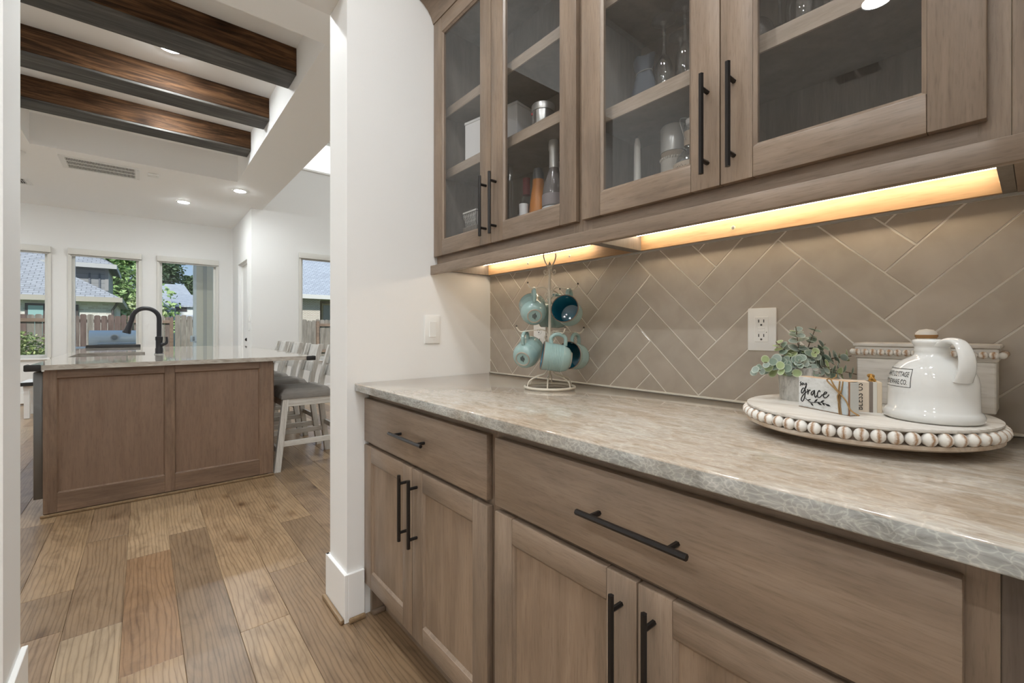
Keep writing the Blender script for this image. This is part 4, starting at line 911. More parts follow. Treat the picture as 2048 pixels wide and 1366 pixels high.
for k, (u, v, w_) in enumerate(((-.35, .090, .010), (-.1, .092, .012), (.15, .088, .012), (-.25, .078, .012), (.05, .080, .014))):
    a0 = PI+u; pts = [p+Vector((.0449*math.cos(a0+s*w_/.044), .0449*math.sin(a0+s*w_/.044), v+.003*math.sin(9*s))) for s in [i/10-.5 for i in range(11)]]; sc_.tube(pts, .0004, 4)
obj('script', sc_, INKB, t)['kind'] = 'stuff'
obj('swing_wire', B().tube(catmull([p+Vector((-.018, .006, .165)), p+Vector((-.03, .008, .19)), p+Vector((-.034, .012, .215)), p+Vector((-.018, .010, .225)), p+Vector((0, 0, .224))], 5), .0013, 6), STEEL, t); obj('stopper', B().lathe([(.012, .208), (.013, .222), (.006, .228), (0, .228)], p, 20), MW, t)
# second unit, shelf: cloth bottle bag and upturned glasses
t, p = thing_at('bottle_bag', 'dark slate drawstring bottle bag with pale script on the shelf', 'bag', 1.145, .752, Z2)
BAG = mat('slate_cloth', (.055, .065, .08), .85); rows = [(.0, .042), (.03, .046), (.075, .043), (.105, .033), (.122, .026), (.130, .024), (.145, .030), (.172, .034)]
bg = B(); prev = None
for z, r in rows:
    ring = [bg.bm.verts.new(p+Vector((r*.55*math.cos(a)*(1+.08*math.sin(5*a)), r*math.sin(a)*(1+.06*math.sin(4*a+z*40)), z+.004*math.sin(3*a)*(z > .12)))) for a in [2*PI*i/24 for i in range(24)]]
    if prev:
        for j in range(24): bg.bm.faces.new((prev[j], prev[(j+1) % 24], ring[(j+1) % 24], ring[j]))
    else: bg.bm.faces.new(ring[::-1])
    prev = ring
obj('bag', bg, BAG, t, smooth=70); obj('cord', B().tube([p+Vector((.0145*math.cos(a),   .026*math.sin(a), .128)) for a in [2*PI*i/24 for i in range(24)]], .0014, 6, closed=True), mat('cord_grey', (.22, .22, .21), .8), t)
em = [p+Vector((-.0295, -.004+u, .040+v)) for u, v in ((-.006, .010), (.002, .016), (.010, .010), (.011, 0), (.004, -.007), (-.004, -.004), (-.004, .003), (.002, .003))]
obj('script', B().tube(catmull(em, 4), .0009, 5), mat('script_pale', (.42, .38, .30), .7), t); obj('script', B().tube(catmull([p+Vector((-.029, -.010+u, .038+v)) for u, v in ((0, 0), (-.004, .006), (-.008, 0), (-.004, -.005), (0, 0), (-.010, -.004))], 4), .0008, 5), MATS['script_pale'], t)
def wine_glass(x, y, tall, rb, label, z=Z2):
    t, p = thing_at('wine_glass', label, 'glass', x, y, z, 'upturned stemware on the shelf'); hb = tall*.54
    obj('bowl', B().lathe([(rb*.78, .0005), (rb*.93, hb*.25), (rb, hb*.5), (rb*.90, hb*.78), (rb*.55, hb*.95), (.006, hb*1.04)], p, 32), CRYSTAL, t, smooth=70)
    obj('stem', B().lathe([(.006, hb*1.04), (.0042, hb*1.2), (.0036, tall*.78), (.005, tall*.93), (.010, tall*.97)], p, 16), CRYSTAL, t, smooth=70)
    obj('foot', B().lathe([(.010, tall*.97), (.020, tall*.985), (.033, tall-.001), (.034, tall), (.030, tall+.0008), (0, tall-.002)], p, 32), CRYSTAL, t, smooth=70)
wine_glass(1.10, .660, .215, .0245, 'upturned champagne flute standing next to the slate bottle bag')
wine_glass(1.195, .662, .212, .027, 'shorter upturned wine glass behind the two champagne flutes')
wine_glass(1.10, .598, .222, .0245, 'upturned champagne flute beside the centre stile of the cabinet')
wine_glass(1.12, .425, .18, .037, 'wide upturned wine glass just past the centre stile of the cabinet')
wine_glass(1.20, .405, .20, .038, 'tall upturned goblet at the back of the shelf past the centre stile')
wine_glass(1.10, .325, .20, .036, 'upturned goblet on the shelf over the hall light reflection')
wine_glass(1.20, .30, .18, .034, 'upturned goblet at the back of the shelf near the end panel')
wine_glass(1.12, .24, .18, .03, 'narrow upturned flute on the shelf near the end panel')

# ================================================================== KITCHEN ISLAND
IX0, IX1, IY0, IY1 = -.456, .774, 3.80, 7.02
isl = thing('kitchen_island', 'long brown wooden kitchen island with a two-panel end', 'kitchen island', ((IX0+IX1)/2, (IY0+IY1)/2, 0))
obj('body', B().box(IX0+.002, IX0+.0035, IY0+.021, IY1, .0, .8835).box(IX1-.05, IX1-.03, IY0+.021, IY1, .0, .8835).box(IX0+.004, IX1-.051, IY0+.021, IY0+.04, 0, .8835).box(IX0+.004, IX1-.051, IY1-.02, IY1, 0, .8835).box(IX0+.004, IX1-.051, IY0+.041, IY1-.021, .05, .07), ISL, isl, smooth=0)
b = B(); y0, y1 = IY0, IY0+.02
xs = [(IX0, -.397), (.115, .169), (.680, IX1)]
for a, c in xs: b.box(a, c, y0, y1, .02, .8835, .0015, 1, 0)
for a, c in ((-.397, .115), (.169, .680)): b.box(a, c, y0, y1, .02, .136, .0015, 1, 1); b.box(a, c, y0, y1, .831, .8835, .0015, 1, 1)
obj('end_frame', b, [ISL, ISLX], isl)
for a, c in ((-.397, .115), (.169, .680)):
    pn = obj('end_panel', B().box(a, c, y0+.011, y0+.019, .136, .831), ISLP, isl, smooth=0)
    bd = B(); o = [(a, y0+.001, .136), (c, y0+.001, .136), (c, y0+.001, .831), (a, y0+.001, .831)]; i = [(a+.007, y0+.0108, .143), (c-.007, y0+.0108, .143), (c-.007, y0+.0108, .824), (a+.007, y0+.0108, .824)]
    obj('bead', bd.frustum(o, i, cap=False), ISL, pn, smooth=0)
obj('shoe', B().box(IX0-.012, IX1+.004, y0-.014, y0, .0, .019, .006, 2), SHOE, isl)
obj('seating_panel', B().box(IX1-.0295, IX1+.012, IY0+.035, IY1-.03, .115, .868), ISL, isl, smooth=0)
obj('seating_base', B().box(IX1-.0295, IX1-.006, IY0+.03, IY1-.03, .0, .11), mat('base_white', (.7, .7, .7), .4), isl, smooth=0)
# dishwasher in the working side
t = thing('dishwasher', 'stainless dishwasher front on the working side of the island', 'dishwasher', (-.475, 4.15, .1))
obj('door', B().box(-.503, -.4575, 3.86, 4.455, .10, .868, .004, 2), mat('dw_steel', (.20, .20, .20), .3, .9), t); obj('control_strip', B().box(-.505, -.503, 3.87, 4.445, .80, .86), mat('dw_black', (.03, .03, .03), .3), t, smooth=0)
# island top with its sink opening
SX0, SX1, SY0, SY1 = -.44, .015, 4.76, 5.50; TX = (-.512, 1.058, 3.766, 7.12)
b = B()
for a, c, d, e in ((TX[0], TX[1], TX[2], SY0), (TX[0], TX[1], SY1, TX[3]), (TX[0], SX0, SY0, SY1), (SX1, TX[1], SY0, SY1)): b.box(a, c, d, e, .884, .914)
bmesh.ops.remove_doubles(b.bm, verts=b.bm.verts[:], dist=1e-5)
def mk_istone():
    m, nt, bb = new_mat('island_quartzite'); c = ramp(nt, noise(nt, coords(nt, (.3, 1, 1)), 30, 7, .7, 1.2), [(.3, (.26, .22, .18)), (.5, (.43, .39, .34)), (.7, (.55, .51, .46))])
    nt.links.new(c, bb.inputs['Base Color']); bb.inputs['Roughness'].default_value = .04; return m
tag(obj('island_countertop', b, mk_istone(), smooth=0), 'polished quartzite island countertop with a sink opening', 'countertop')
sk = thing('kitchen_sink', 'undermount sink set in the island countertop', 'sink', ((SX0+SX1)/2, (SY0+SY1)/2, .70))
b = B(); w = .012
b.box(SX0-w, SX1+w, SY0-w, SY1+w, .68, .692); b.box(SX0-w, SX0, SY0-w, SY1+w, .692, .8835); b.box(SX1, SX1+w, SY0-w, SY1+w, .692, .8835); b.box(SX0, SX1, SY0-w, SY0, .692, .8835); b.box(SX0, SX1, SY1, SY1+w, .692, .8835)
obj('basin', b, STEEL, sk, smooth=0); obj('drain', B().lathe([(0, .6945), (.04, .6945), (.045, .692)], ((SX0+SX1)/2, (SY0+SY1)/2, 0), 24), BLK, sk)
# faucet
FB = Vector((.108, 4.86, .914)); MBK = mat('matte_black', (.012, .012, .016), .42)
ft = thing('kitchen_faucet', 'matte black gooseneck pull-down faucet on the island', 'faucet', FB)
obj('base', B().lathe([(0, 0), (.033, 0), (.033, .006), (.027, .012), (.027, .050), (.024, .056), (.024, .118), (.027, .124), (.027, .150), (.016, .156), (.0145, .16)], FB, 28), MBK, ft)
obj('base_ring', B().lathe([(.0335, -.0), (.0345, .004), (.0335, .0055)], FB, 28), STEEL, ft)
pts = [FB+Vector((0, 0, .15)), FB+Vector((0, 0, .24)), FB+Vector((0, 0, .30))]+[FB+Vector((-.088+.088*math.cos(a), 0, .305+.088*math.sin(a))) for a in [PI*i/12 for i in range(1, 12)]]+[FB+Vector((-.178, 0, .30)), FB+Vector((-.185, 0, .275))]
obj('neck', B().tube(catmull(pts, 3), .0175, 14), MBK, ft)
a = FB+Vector((-.185, 0, .278)); d = Vector((-.28, 0, -.96)).normalized(); obj('spray_head', B().tube([a, a+d*.02, a+d*.06, a+d*.095, a+d*.10], [.017, .018, .021, .029, .024], 20), MBK, ft)
obj('lever', B().tube(catmull([FB+Vector((.02, -.012, .085)), FB+Vector((.045, -.02, .092)), FB+Vector((.052, -.022, .115)), FB+Vector((.05, -.02, .15))], 4), [.012]*4+[.010]*4+[.008]*5, 10), MBK, ft)
obj('lever_hub', B().ball(FB+Vector((.018, -.012, .085)), .019, 12), MBK, ft)
# foam corner guards
FOAM = mat('black_foam', (.018, .016, .015), .55)
t = thing('corner_guard', 'black foam guard on the island corner over the dishwasher', 'corner guard', (-.5, 3.78, .88), 'black foam corner guards')
obj('long_leg', B().box(-.528, -.458, 3.749, 3.7655, .8795, .9185, .006, 2), FOAM, t); obj('short_leg', B().box(-.528, -.5125, 3.766, 3.83, .8795, .9185, .006, 2), FOAM, t); obj('tape', B().box(-.457, -.445, 3.762, 3.7655, .876, .8835, .001), WHITE_P, t)
t = thing('corner_guard', 'black foam guard on the overhanging island corner by the counter stools', 'corner guard', (1.03, 3.78, .88), 'black foam corner guards')
obj('long_leg', B().box(1.005, 1.074, 3.749, 3.7655, .8795, .9155, .006, 2), FOAM, t); obj('short_leg', B().box(1.0585, 1.074, 3.766, 3.83, .8795, .9155, .006, 2), FOAM, t)
t = thing('edge_guard', 'long black foam guard along the far edge of the island', 'edge guard', (-.2, 7.13, .88))
obj('strip', B().box(-.51, -.02, 7.1205, 7.14, .885, .948, .004, 2), FOAM, t); obj('lip', B().box(-.51, -.02, 7.09, 7.1203, .9145, .925, .003), FOAM, t)

# ------------------------------------------------------------------ counter stools
STW = wood('white_distressed', (.40, .36, .31), (.62, .60, .56), (.68, .665, .63), 'z', .55, .5, blot=.08)
STY = wood('white_distressed_x', (.40, .36, .31), (.62, .60, .56), (.68, .665, .63), 'x', .55, .5, blot=.08)
CUSH = wood('grey_velvet', (.17, .155, .14), (.22, .20, .18), (.28, .26, .235), 'x', .9, .3, blot=.2)
def slant(b, p0, p1, hx, hy, mi=0):   # post with level ends
    p0, p1 = Vector(p0), Vector(p1); r = lambda p: [p+Vector((sx*hx, sy*hy, 0)) for sx, sy in ((-1, -1), (1, -1), (1, 1), (-1, 1))]
    return b.frustum(r(p0), r(p1), mi)
def stool(yc, label):
    c = Vector((1.07, yc, 0)); t = thing('counter_stool', label, 'stool', c, 'white counter stools at the island'); W = .23
    P = lambda x, y, z: Vector((x, yc+y, z))
    for s in (-1, 1):
        obj('leg', slant(B(), P(.812, s*(W-.005), 0), P(.878, s*(W-.025), .565), .0225, .0225), STW, t, smooth=0)
        b = B(); slant(b, P(1.335, s*(W-.002), 0), P(1.262, s*(W-.024), .56), .0225, .0225); obj('leg', b, STW, t, smooth=0)
        b = B(); slant(b, P(1.262, s*(W-.024), .56), P(1.285, s*(W-.024), .70), .0225, .0225); slant(b, P(1.285, s*(W-.024), .70), P(1.362, s*(W-.024), .985), .0225, .0225); obj('back_post', b, STW, t, smooth=0)
        obj('stretcher', B().box(.85, 1.318, yc+s*(W-.012)-.011, yc+s*(W-.012)+.011, .19, .232, .002), STY, t, smooth=0)
        obj('apron', B().box(.895, 1.245, yc+s*(W-.026)-.011, yc+s*(W-.026)+.011, .505, .567, .002), STY, t, smooth=0)
    for x, z in ((.838, .13), (1.31, .25)): obj('stretcher', B().box(x-.011, x+.011, yc-W+.035, yc+W-.035, z, z+.042, .002), STW, t, smooth=0)
    for x in (.872, 1.268): obj('apron', B().box(x-.011, x+.011, yc-W+.045, yc+W-.045, .505, .567, .002), STW, t, smooth=0)
    for z0, z1 in ((.71, .80), (.815, .975)):
        b = B(); n = 8
        for k in range(n):
            ya, yb = yc-W+.046+(2*W-.092)*k/n, yc-W+.046+(2*W-.092)*(k+1)/n; cv = lambda y: .018*(1-((y-yc)/W)**2)
            xa = lambda z: 1.285+(z-.70)*.27
            b.frustum([(xa(z0)-.009+cv(ya), ya, z0), (xa(z0)+.009+cv(ya), ya, z0), (xa(z1)+.009+cv(ya), ya, z1), (xa(z1)-.009+cv(ya), ya, z1)], [(xa(z0)-.009+cv(yb), yb, z0), (xa(z0)+.009+cv(yb), yb, z0), (xa(z1)+.009+cv(yb), yb, z1), (xa(z1)-.009+cv(yb), yb, z1)], cap=(k in (0, n-1)))
        bmesh.ops.remove_doubles(b.bm, verts=b.bm.verts[:], dist=1e-5); obj('back_slat', b, STW, t, smooth=40)
    b = B(); n = 14; rows = []
    for k in range(n+1):
        row = []; fx = k/n; x = .845+.40*fx
        for j in range(n+1):
            fy = j/n*2-1; ex = min(1, (min(fx, 1-fx)*5)); ey = min(1, (1-abs(fy))*4); z = .600+.058*math.sqrt(max(0, 1-(1-ex)**2))*math.sqrt(max(0, 1-(1-ey)**2))-.012*math.sin(PI*fx)
            row.append(b.bm.verts.new((x, yc+fy*(W-.005), z)))
        rows.append(row)
    for k in range(n):
        for j in range(n): b.bm.faces.new((rows[k][j], rows[k][j+1], rows[k+1][j+1], rows[k+1][j]))
    edge = [rows[0][j] for j in range(n+1)]+[rows[k][n] for k in range(1, n+1)]+[rows[n][j] for j in range(n-1, -1, -1)]+[rows[k][0] for k in range(n-1, 0, -1)]
    low = [b.bm.verts.new((v.co.x, v.co.y, .5675)) for v in edge]
    for k in range(len(edge)): b.bm.faces.new((edge[k], edge[(k+1) % len(edge)], low[(k+1) % len(edge)], low[k]))
    b.bm.faces.new(low); obj('seat_cushion', b, CUSH, t, smooth=60)
for yc, lab in ((4.085, 'white counter stool with grey cushion at the island corner with the foam guard'), (4.80, 'white counter stool with grey cushion second from the guarded island corner'), (5.50, 'white counter stool with grey cushion third from the guarded island corner'), (6.12, 'white counter stool with grey cushion farthest from the guarded island corner')): stool(yc, lab)
# ------------------------------------------------------------------ low bench in the nook
p = on_z(38, 766, .46); t = thing('nook_bench', 'low white bench with a black foam front edge below the nook window', 'bench', (p.x+.25, p.y+.25, 0))
obj('seat', B().box(p.x, p.x+.55, p.y, p.y+.55, .425, .46, .003), mat('bench_white', (.78, .78, .78), .25), t); obj('edge_guard', B().box(p.x-.01, p.x+.30, p.y-.016, p.y-.0005, .415, .462, .004), FOAM, t); obj('skirt', B().box(p.x+.03, p.x+.52, p.y+.03, p.y+.52, .36, .4245), MATS['bench_white'], t)
for dx in (.06, .49):
    for dy in (.06, .49): obj('leg', B().box(p.x+dx-.025, p.x+dx+.025, p.y+dy-.025, p.y+dy+.025, 0, .36), MATS['bench_white'], t, smooth=0)

# ================================================================== OUTDOORS
def grass():
    m, nt, b = new_mat('lawn'); nt.links.new(ramp(nt, noise(nt, coords(nt), 3, 6), [(.3, (.10, .16, .05)), (.7, (.22, .28, .10))]), b.inputs['Base Color']); b.inputs['Roughness'].default_value = .9; return m
lawn = obj('lawn', B().box(-30, 40, YF+.5, 70, -.5, -.22), grass(), smooth=0); struct(lawn)
struct(obj('patio', B().box(-4, 1.6, YF+.14, 12.6, -.22, -.1), mat('concrete', (.42, .41, .39), .85), smooth=0))
# patio column and roof edge seen through the third window
pc = on_y(389, 600, 10.6); pr = on_y(428, 600, 10.6)
t = thing('patio_column', 'square beige stucco patio column outside the nook window', 'column', ((pc.x+pr.x)/2, 10.7, -.1)); ST1 = paint('stucco', (.88, .79, .63), .8, 120, .2)
obj('shaft', B().box(pc.x, pr.x+.25, 10.6, 10.95, -.1, 3.2), ST1, t, smooth=0); obj('corner_trim', B().box(pc.x-.02, pc.x+.03, 10.575, 10.60, -.1, 3.2), mat('stucco_trim', (.90, .89, .85), .7), t, smooth=0); obj('reveal', B().box(pc.x+.14, pc.x+.20, 10.59, 10.60, -.1, 3.2), mat('stucco_band', (.62, .57, .48), .8), t, smooth=0)
t = thing('door_sensor', 'small white box fixed to the beige patio column', 'sensor', (pc.x, 10.56, .95)); obj('body', B().box(pc.x-.07, pc.x+.03, 10.545, 10.573, .90, 1.02, .008, 2), WHITE_P, t); obj('face', B().box(pc.x-.035, pc.x+.0, 10.538, 10.5445, .92, 1.0, .003), mat('sensor_grey', (.3, .3, .3), .4), t)
# grill
gy = 11.9; g0 = on_y(177, 660, gy); gx0, gx1 = g0.x, g0.x+1.12; zt = HC+.005
t = thing('gas_grill', 'stainless gas grill with a round badge on the lid outside the nook window', 'grill', ((gx0+gx1)/2, gy+.3, -.1)); GS = mat('grill_steel', (.66, .65, .62), .55, .25)
prof = [(gy+.02, zt-.31), (gy, zt-.26), (gy+.0, zt-.15), (gy+.05, zt-.05), (gy+.14, zt-.005), (gy+.26, zt), (gy+.42, zt-.03), (gy+.52, zt-.12), (gy+.54, zt-.31)]
obj('lid', B().prism([(gx0, y, z) for y, z in prof], (gx1-gx0, 0, 0)), GS, t, smooth=50)
bc = on_y(229, 672.5, gy-.006); ML = Matrix(((1, 0, 0), (0, 0, -1), (0, 1, 0)))
obj('badge', B().lathe([(0, .012), (.05, .012), (.05, 0), (0, 0)], (bc.x, gy+.003, zt-.145), 28, ML), mat('badge_dark', (.25, .25, .25), .4, .6), t); obj('badge_ring', B().lathe([(.046, .013), (.062, .013), (.062, .0), (.046, 0)], (bc.x, gy+.003, zt-.145), 28, ML), STEEL, t)
obj('handle', B().tube([(gx0+.13, gy-.05, zt-.262), (gx1-.1, gy-.05, zt-.262)], .016, 12), STEEL, t)
for x in (gx0+.17, gx1-.14): obj('handle_post', B().cyl((x, gy-.05, zt-.262), (x, gy+.003, zt-.262), .012, n=8), STEEL, t)
obj('firebox', B().box(gx0+.03, gx1-.03, gy+.03, gy+.53, zt-.5, zt-.312), mat('grill_dark', (.06, .06, .06), .4), t, smooth=0); obj('control_panel', B().box(gx0+.02, gx1-.02, gy-.02, gy+.028, zt-.47, zt-.33, .01), GS, t); obj('side_shelf', B().box(gx0-.32, gx0-.002, gy+.05, gy+.5, zt-.36, zt-.33), GS, t, smooth=0); obj('cart', B().box(gx0+.05, gx1-.05, gy+.05, gy+.5, -.1, zt-.501), MATS['grill_dark'], t, smooth=0)
for k in range(4): x = gx0+.2+k*.24; obj('knob', B().cyl((x, gy-.02, zt-.40), (x, gy-.05, zt-.40), .025, n=16), BLK, t)
# fences
PK = [wood('picket_%d' % i, a, c, d, 'z', .85, .5, blot=.3) for i, (a, c, d) in enumerate((((.10, .07, .058), (.17, .125, .105), (.24, .19, .165)), ((.15, .125, .10), (.24, .205, .17), (.32, .285, .245)), ((.085, .055, .045), (.14, .09, .075), (.20, .14, .12))))]
RAIL = wood('fence_rail', (.14, .09, .06), (.23, .15, .105), (.30, .215, .16), 'x', .85)
rf = random.Random(5)
def fence(label, x0, x1, y, z0, z1, rails_front, wm=(3, 3, 4)):
    t = thing('wooden_fence', label, 'fence', ((x0+x1)/2, y, z0), 'cedar fence panels'); x = x0
    while x < x1-.03:
        w = min(.138, x1-x); h = z1+rf.uniform(-.025, .02); dy = rf.uniform(-.006, .006)
        b = B().prism([(x+.002, y+dy, z0), (x+w-.002, y+dy, z0), (x+w-.002, y+dy, h-.03), (x+w-.03, y+dy, h), (x+.03, y+dy, h), (x+.002, y+dy, h-.03)], (0, .018, 0)); obj('picket', b, rf.choices(PK, wm)[0], t, smooth=0); x += .142
    ry = (y-.055, y-.008) if rails_front else (y+.026, y+.07)
    for z in (z1-.17, z1-1.02): obj('rail', B().box(x0, x1, ry[0], ry[1], z-.045, z+.045), RAIL, t, smooth=0)
    for xx in (x0+.05, x1-.05): obj('post', B().box(xx-.045, xx+.045, ry[0]-.03 if rails_front else y+.03, ry[1] if rails_front else y+.12, z0, z1-.05), RAIL, t, smooth=0)
FY = 17.0
fence('brown cedar fence panel with rails behind the green shrub', -4.6, -1.78, FY, -.3, 1.57, True)
fence('weathered cedar fence panel behind the gas grill', -1.76, -.36, FY, -.3, 1.56, False)
fence('short cedar fence panel with rails between the grill and the patio column', -.34, .72, FY, -.3, 1.56, True)
fence('pale weathered cedar fence panel beside the patio column', .74, 3.2, FY-.4, -.3, 1.58, False, (2, 5, 0))
lf = 15.0; q = on_y(603, 640, lf)
fence('pale cedar fence seen through the window behind the stools', q.x-.4, q.x+.42, lf, -.3, q.z, False, (0, 5, 0)); fence('framed cedar gate panel seen through the window behind the stools', q.x+.44, q.x+2.4, lf+.05, -.3, q.z+.02, True, (0, 5, 0))
# shrub, trees
def foliage(name, label, cat, c, sx, sy, sz, n, ls, cols, seed, trunk=None, group=None):
    r = random.Random(seed); t = thing(name, label, cat, (c[0], c[1], trunk if trunk is not None else c[2]-sz), group)
    blobs = [(Vector((r.uniform(-.75, .75)*sx, r.uniform(-.75, .75)*sy, r.uniform(-.7, .8)*sz)), r.uniform(.22, .42)) for _ in range(26)]; bms = [B() for _ in cols]
    for k in range(n):
        o, rad = r.choice(blobs); d = Vector((r.gauss(0, 1), r.gauss(0, 1), r.gauss(0, 1))).normalized()*(r.random()**.4); p = Vector(c)+o+Vector((d.x*sx*rad*1.5, d.y*sy*rad*1.5, d.z*sz*rad*1.5))
        u = Vector((r.gauss(0, 1), r.gauss(0, 1), r.gauss(0, .6))).normalized(); v = u.cross(Vector((r.gauss(0, 1), r.gauss(0, 1), r.gauss(0, 1)))).normalized(); s = ls*r.uniform(.6, 1.3)
        bms[r.randrange(len(cols))].quad(p-u*s, p+v*s*.5, p+u*s, p-v*s*.5)
    for b, col in zip(bms, cols): o = obj('foliage', b, mat('leaf_%.2f_%.2f_%.2f' % col, col, .7), t, smooth=0); o['kind'] = 'stuff'
    z0 = trunk if trunk is not None else c[2]-sz
    obj('trunk', B().tube([(c[0], c[1], z0), (c[0]+.05*sx, c[1], c[2]-sz*.2), (c[0]-.03*sx, c[1], c[2]+sz*.4)], [.06*sx+.02, .05*sx+.01, .02*sx], 8), mat('bark', (.12, .085, .06), .9), t)
c = on_y(66, 702, 15.0); foliage('garden_shrub', 'yellow-green shrub outside the nook window', 'shrub', (c.x, c.y, .36), .52, .42, .62, 3600, .042, ((.26, .33, .11), (.40, .45, .20), (.14, .20, .06)), 4, -.22)
c = on_y(254, 560, 33.9); foliage('leafy_tree', 'bright green leafy tree behind the grey-roofed house', 'tree', (c.x, c.y, c.z-.6), 2.0, .75, 3.0, 11000, .16, ((.26, .40, .13), (.38, .52, .21), (.15, .25, .08)), 8, -.3, 'trees beyond the fence')
c = on_y(258, 626, 25.5); foliage('garden_shrub', 'pale green bush in front of the bright green tree', 'shrub', (c.x+.75, c.y, c.z-.2), .7, .6, .9, 2600, .08, ((.38, .45, .20), (.25, .33, .11), (.5, .55, .35)), 9, -.3)
c = on_y(222, 508, 44); foliage('pine_tree', 'dark pine behind the roof of the grey-sided house', 'tree', (c.x, c.y, c.z+1.2), 3.0, 1.6, 2.2, 5000, .20, ((.05, .09, .04), (.09, .14, .06)), 12, -.3, 'trees beyond the fence')
c = on_y(335, 545, 55); foliage('pine_tree', 'dark pine over the pale gabled house', 'tree', (c.x-.3, c.y, c.z+.0), 1.5, 1.4, 1.5, 2600, .20, ((.06, .10, .05), (.10, .15, .08)), 13, -.3, 'trees beyond the fence')
c = on_y(378, 560, 66); foliage('pine_tree', 'smaller dark pine beside the patio column', 'tree', (c.x+.5, c.y, c.z-.9), 1.0, 1.0, 1.3, 1500, .2, ((.07, .11, .05), (.11, .16, .08)), 14, -.3, 'trees beyond the fence')
# houses
def shingle(name, c0, c1, sc=1.0, rotx=0.):
    m, nt, b = new_mat(name); br = N(nt, 'ShaderNodeTexBrick'); br.inputs['Scale'].default_value = 2.0*sc; br.inputs['Brick Width'].default_value = .55; br.inputs['Row Height'].default_value = .26; br.inputs['Mortar Size'].default_value = .03; br.inputs['Mortar Smooth'].default_value = .4
    br.inputs['Color1'].default_value = (*c0, 1); br.inputs['Color2'].default_value = (*c1, 1); br.inputs['Mortar'].default_value = tuple(x*.55 for x in c0)+(1,); nt.links.new(coords(nt, (1, 1, 1), rot=(rotx, 0, 0)), br.inputs['Vector'])
    nt.links.new(br.outputs['Color'], b.inputs['Base Color']); b.inputs['Roughness'].default_value = .9; return m
SHG = shingle('shingle_grey', (.31, .315, .33), (.39, .395, .41)); SHB = shingle('shingle_pale', (.36, .385, .43), (.44, .47, .52), 1.6)
def brick(name, c0, c1, mo, rotx=PI/2, sc=3.2):
    m, nt, b = new_mat(name); br = N(nt, 'ShaderNodeTexBrick'); br.inputs['Scale'].default_value = sc; br.inputs['Brick Width'].default_value = .65; br.inputs['Row Height'].default_value = .23; br.inputs['Mortar Size'].default_value = .03
    br.inputs['Color1'].default_value = (*c0, 1); br.inputs['Color2'].default_value = (*c1, 1); br.inputs['Mortar'].default_value = (*mo, 1); br.inputs['Bias'].default_value = -.5; nt.links.new(coords(nt, (1, 1, 1), rot=(rotx, 0, 0)), br.inputs['Vector'])
    nt.links.new(br.outputs['Color'], b.inputs['Base Color']); b.inputs['Roughness'].default_value = .9; return m
BRW = brick('brick_white', (.66, .63, .58), (.34, .25, .19), (.70, .68, .64)); BRT = brick('brick_tan', (.46, .38, .31), (.36, .29, .24), (.68, .65, .60), sc=5.0)
FAS = mat('fascia_taupe', (.40, .36, .30), .7); SID = None
def siding():
    m, nt, b = new_mat('grey_siding'); tc = coords(nt); sp = N(nt, 'ShaderNodeSeparateXYZ'); nt.links.new(tc, sp.inputs[0]); f = N(nt, 'ShaderNodeMath', operation='MULTIPLY'); f.inputs[1].default_value = 5.0; nt.links.new(sp.outputs['Z'], f.inputs[0])
    fr = N(nt, 'ShaderNodeMath', operation='FRACT'); nt.links.new(f.outputs[0], fr.inputs[0]); nt.links.new(ramp(nt, fr.outputs[0], [(0, (.10, .10, .10)), (.1, (.25, .25, .25)), (1, (.28, .28, .28))]), b.inputs['Base Color']); return m
SID = siding()
# house A: white brick, grey hip roof, grey-sided upper storey
HAY = 23.4; ea = on_y(243, 597, HAY); za = ea.z; xa = ea.x; wa = on_y(227, 620, HAY+.45)
t = thing('brick_house', 'white brick house with grey shingle roof and grey-sided upper storey', 'house', (-5, 28, -.4))
obj('wall', B().box(-14, wa.x, HAY+.45, 31, -.4, za-.12), BRW, t, smooth=0)
RY = HAY+7.5; hp_ = on_y(151, 548, HAY+2.6)
sl = .62; zr = za+sl*4.2
rf_ = obj('roof', B().frustum([(-15, HAY, za), (xa, HAY, za), (xa, HAY+8.4, za), (-15, HAY+8.4, za)], [(-11, HAY+4.2, zr), (xa-4.2, HAY+4.2, zr), (xa-4.2, HAY+4.2001, zr), (-11, HAY+4.2001, zr)]), SHG, t, smooth=0)
obj('fascia', B().box(-15, xa, HAY-.03, HAY, za-.16, za+.03).box(xa, xa+.03, HAY-.03, HAY+8.4, za-.16, za+.03), FAS, rf_, smooth=0); obj('soffit', B().box(-15, xa, HAY, HAY+.45, za-.13, za-.10).box(wa.x, xa, HAY+.45, HAY+8.4, za-.13, za-.10), FAS, rf_, smooth=0)
obj('downpipe', B().tube([(xa-.1, HAY+.1, za-.14), (wa.x-.02, HAY+.38, za-.45), (wa.x-.02, HAY+.38, -.4)], .045, 8), mat('pipe_dark', (.08, .07, .07), .6), t)
for px0, px1, py0 in ((50, 93, 606), (136, 157, 609)):
    a = on_y(px0, py0, HAY+.43); c = on_y(px1, py0, HAY+.43)
    w = obj('window', B().box(a.x, c.x, HAY+.39, HAY+.449, a.z-1.3, a.z), mat('frame_dark', (.06, .05, .05), .5), t, smooth=0); obj('pane', B().box(a.x+.08, c.x-.08, HAY+.375, HAY+.389, a.z-1.2, a.z-.08), mat('pane_teal', (.28, .45, .44), .1), w, smooth=0)
UY = 26.2; ue = on_y(232, 531, UY); uw = on_y(216, 540, UY+.5); ul = -6.0
obj('upper_wall', B().box(ul, uw.x, UY+.5, 31, za+.2, ue.z-.1), SID, t, smooth=0)
for px_ in (179, 199): q = on_y(px_, 560, UY+.48); obj('shutter_trim', B().box(q.x-.03, q.x+.03, UY+.46, UY+.4995, ue.z-1.6, ue.z-.35), mat('trim_slate', (.12, .13, .15), .6), t, smooth=0)
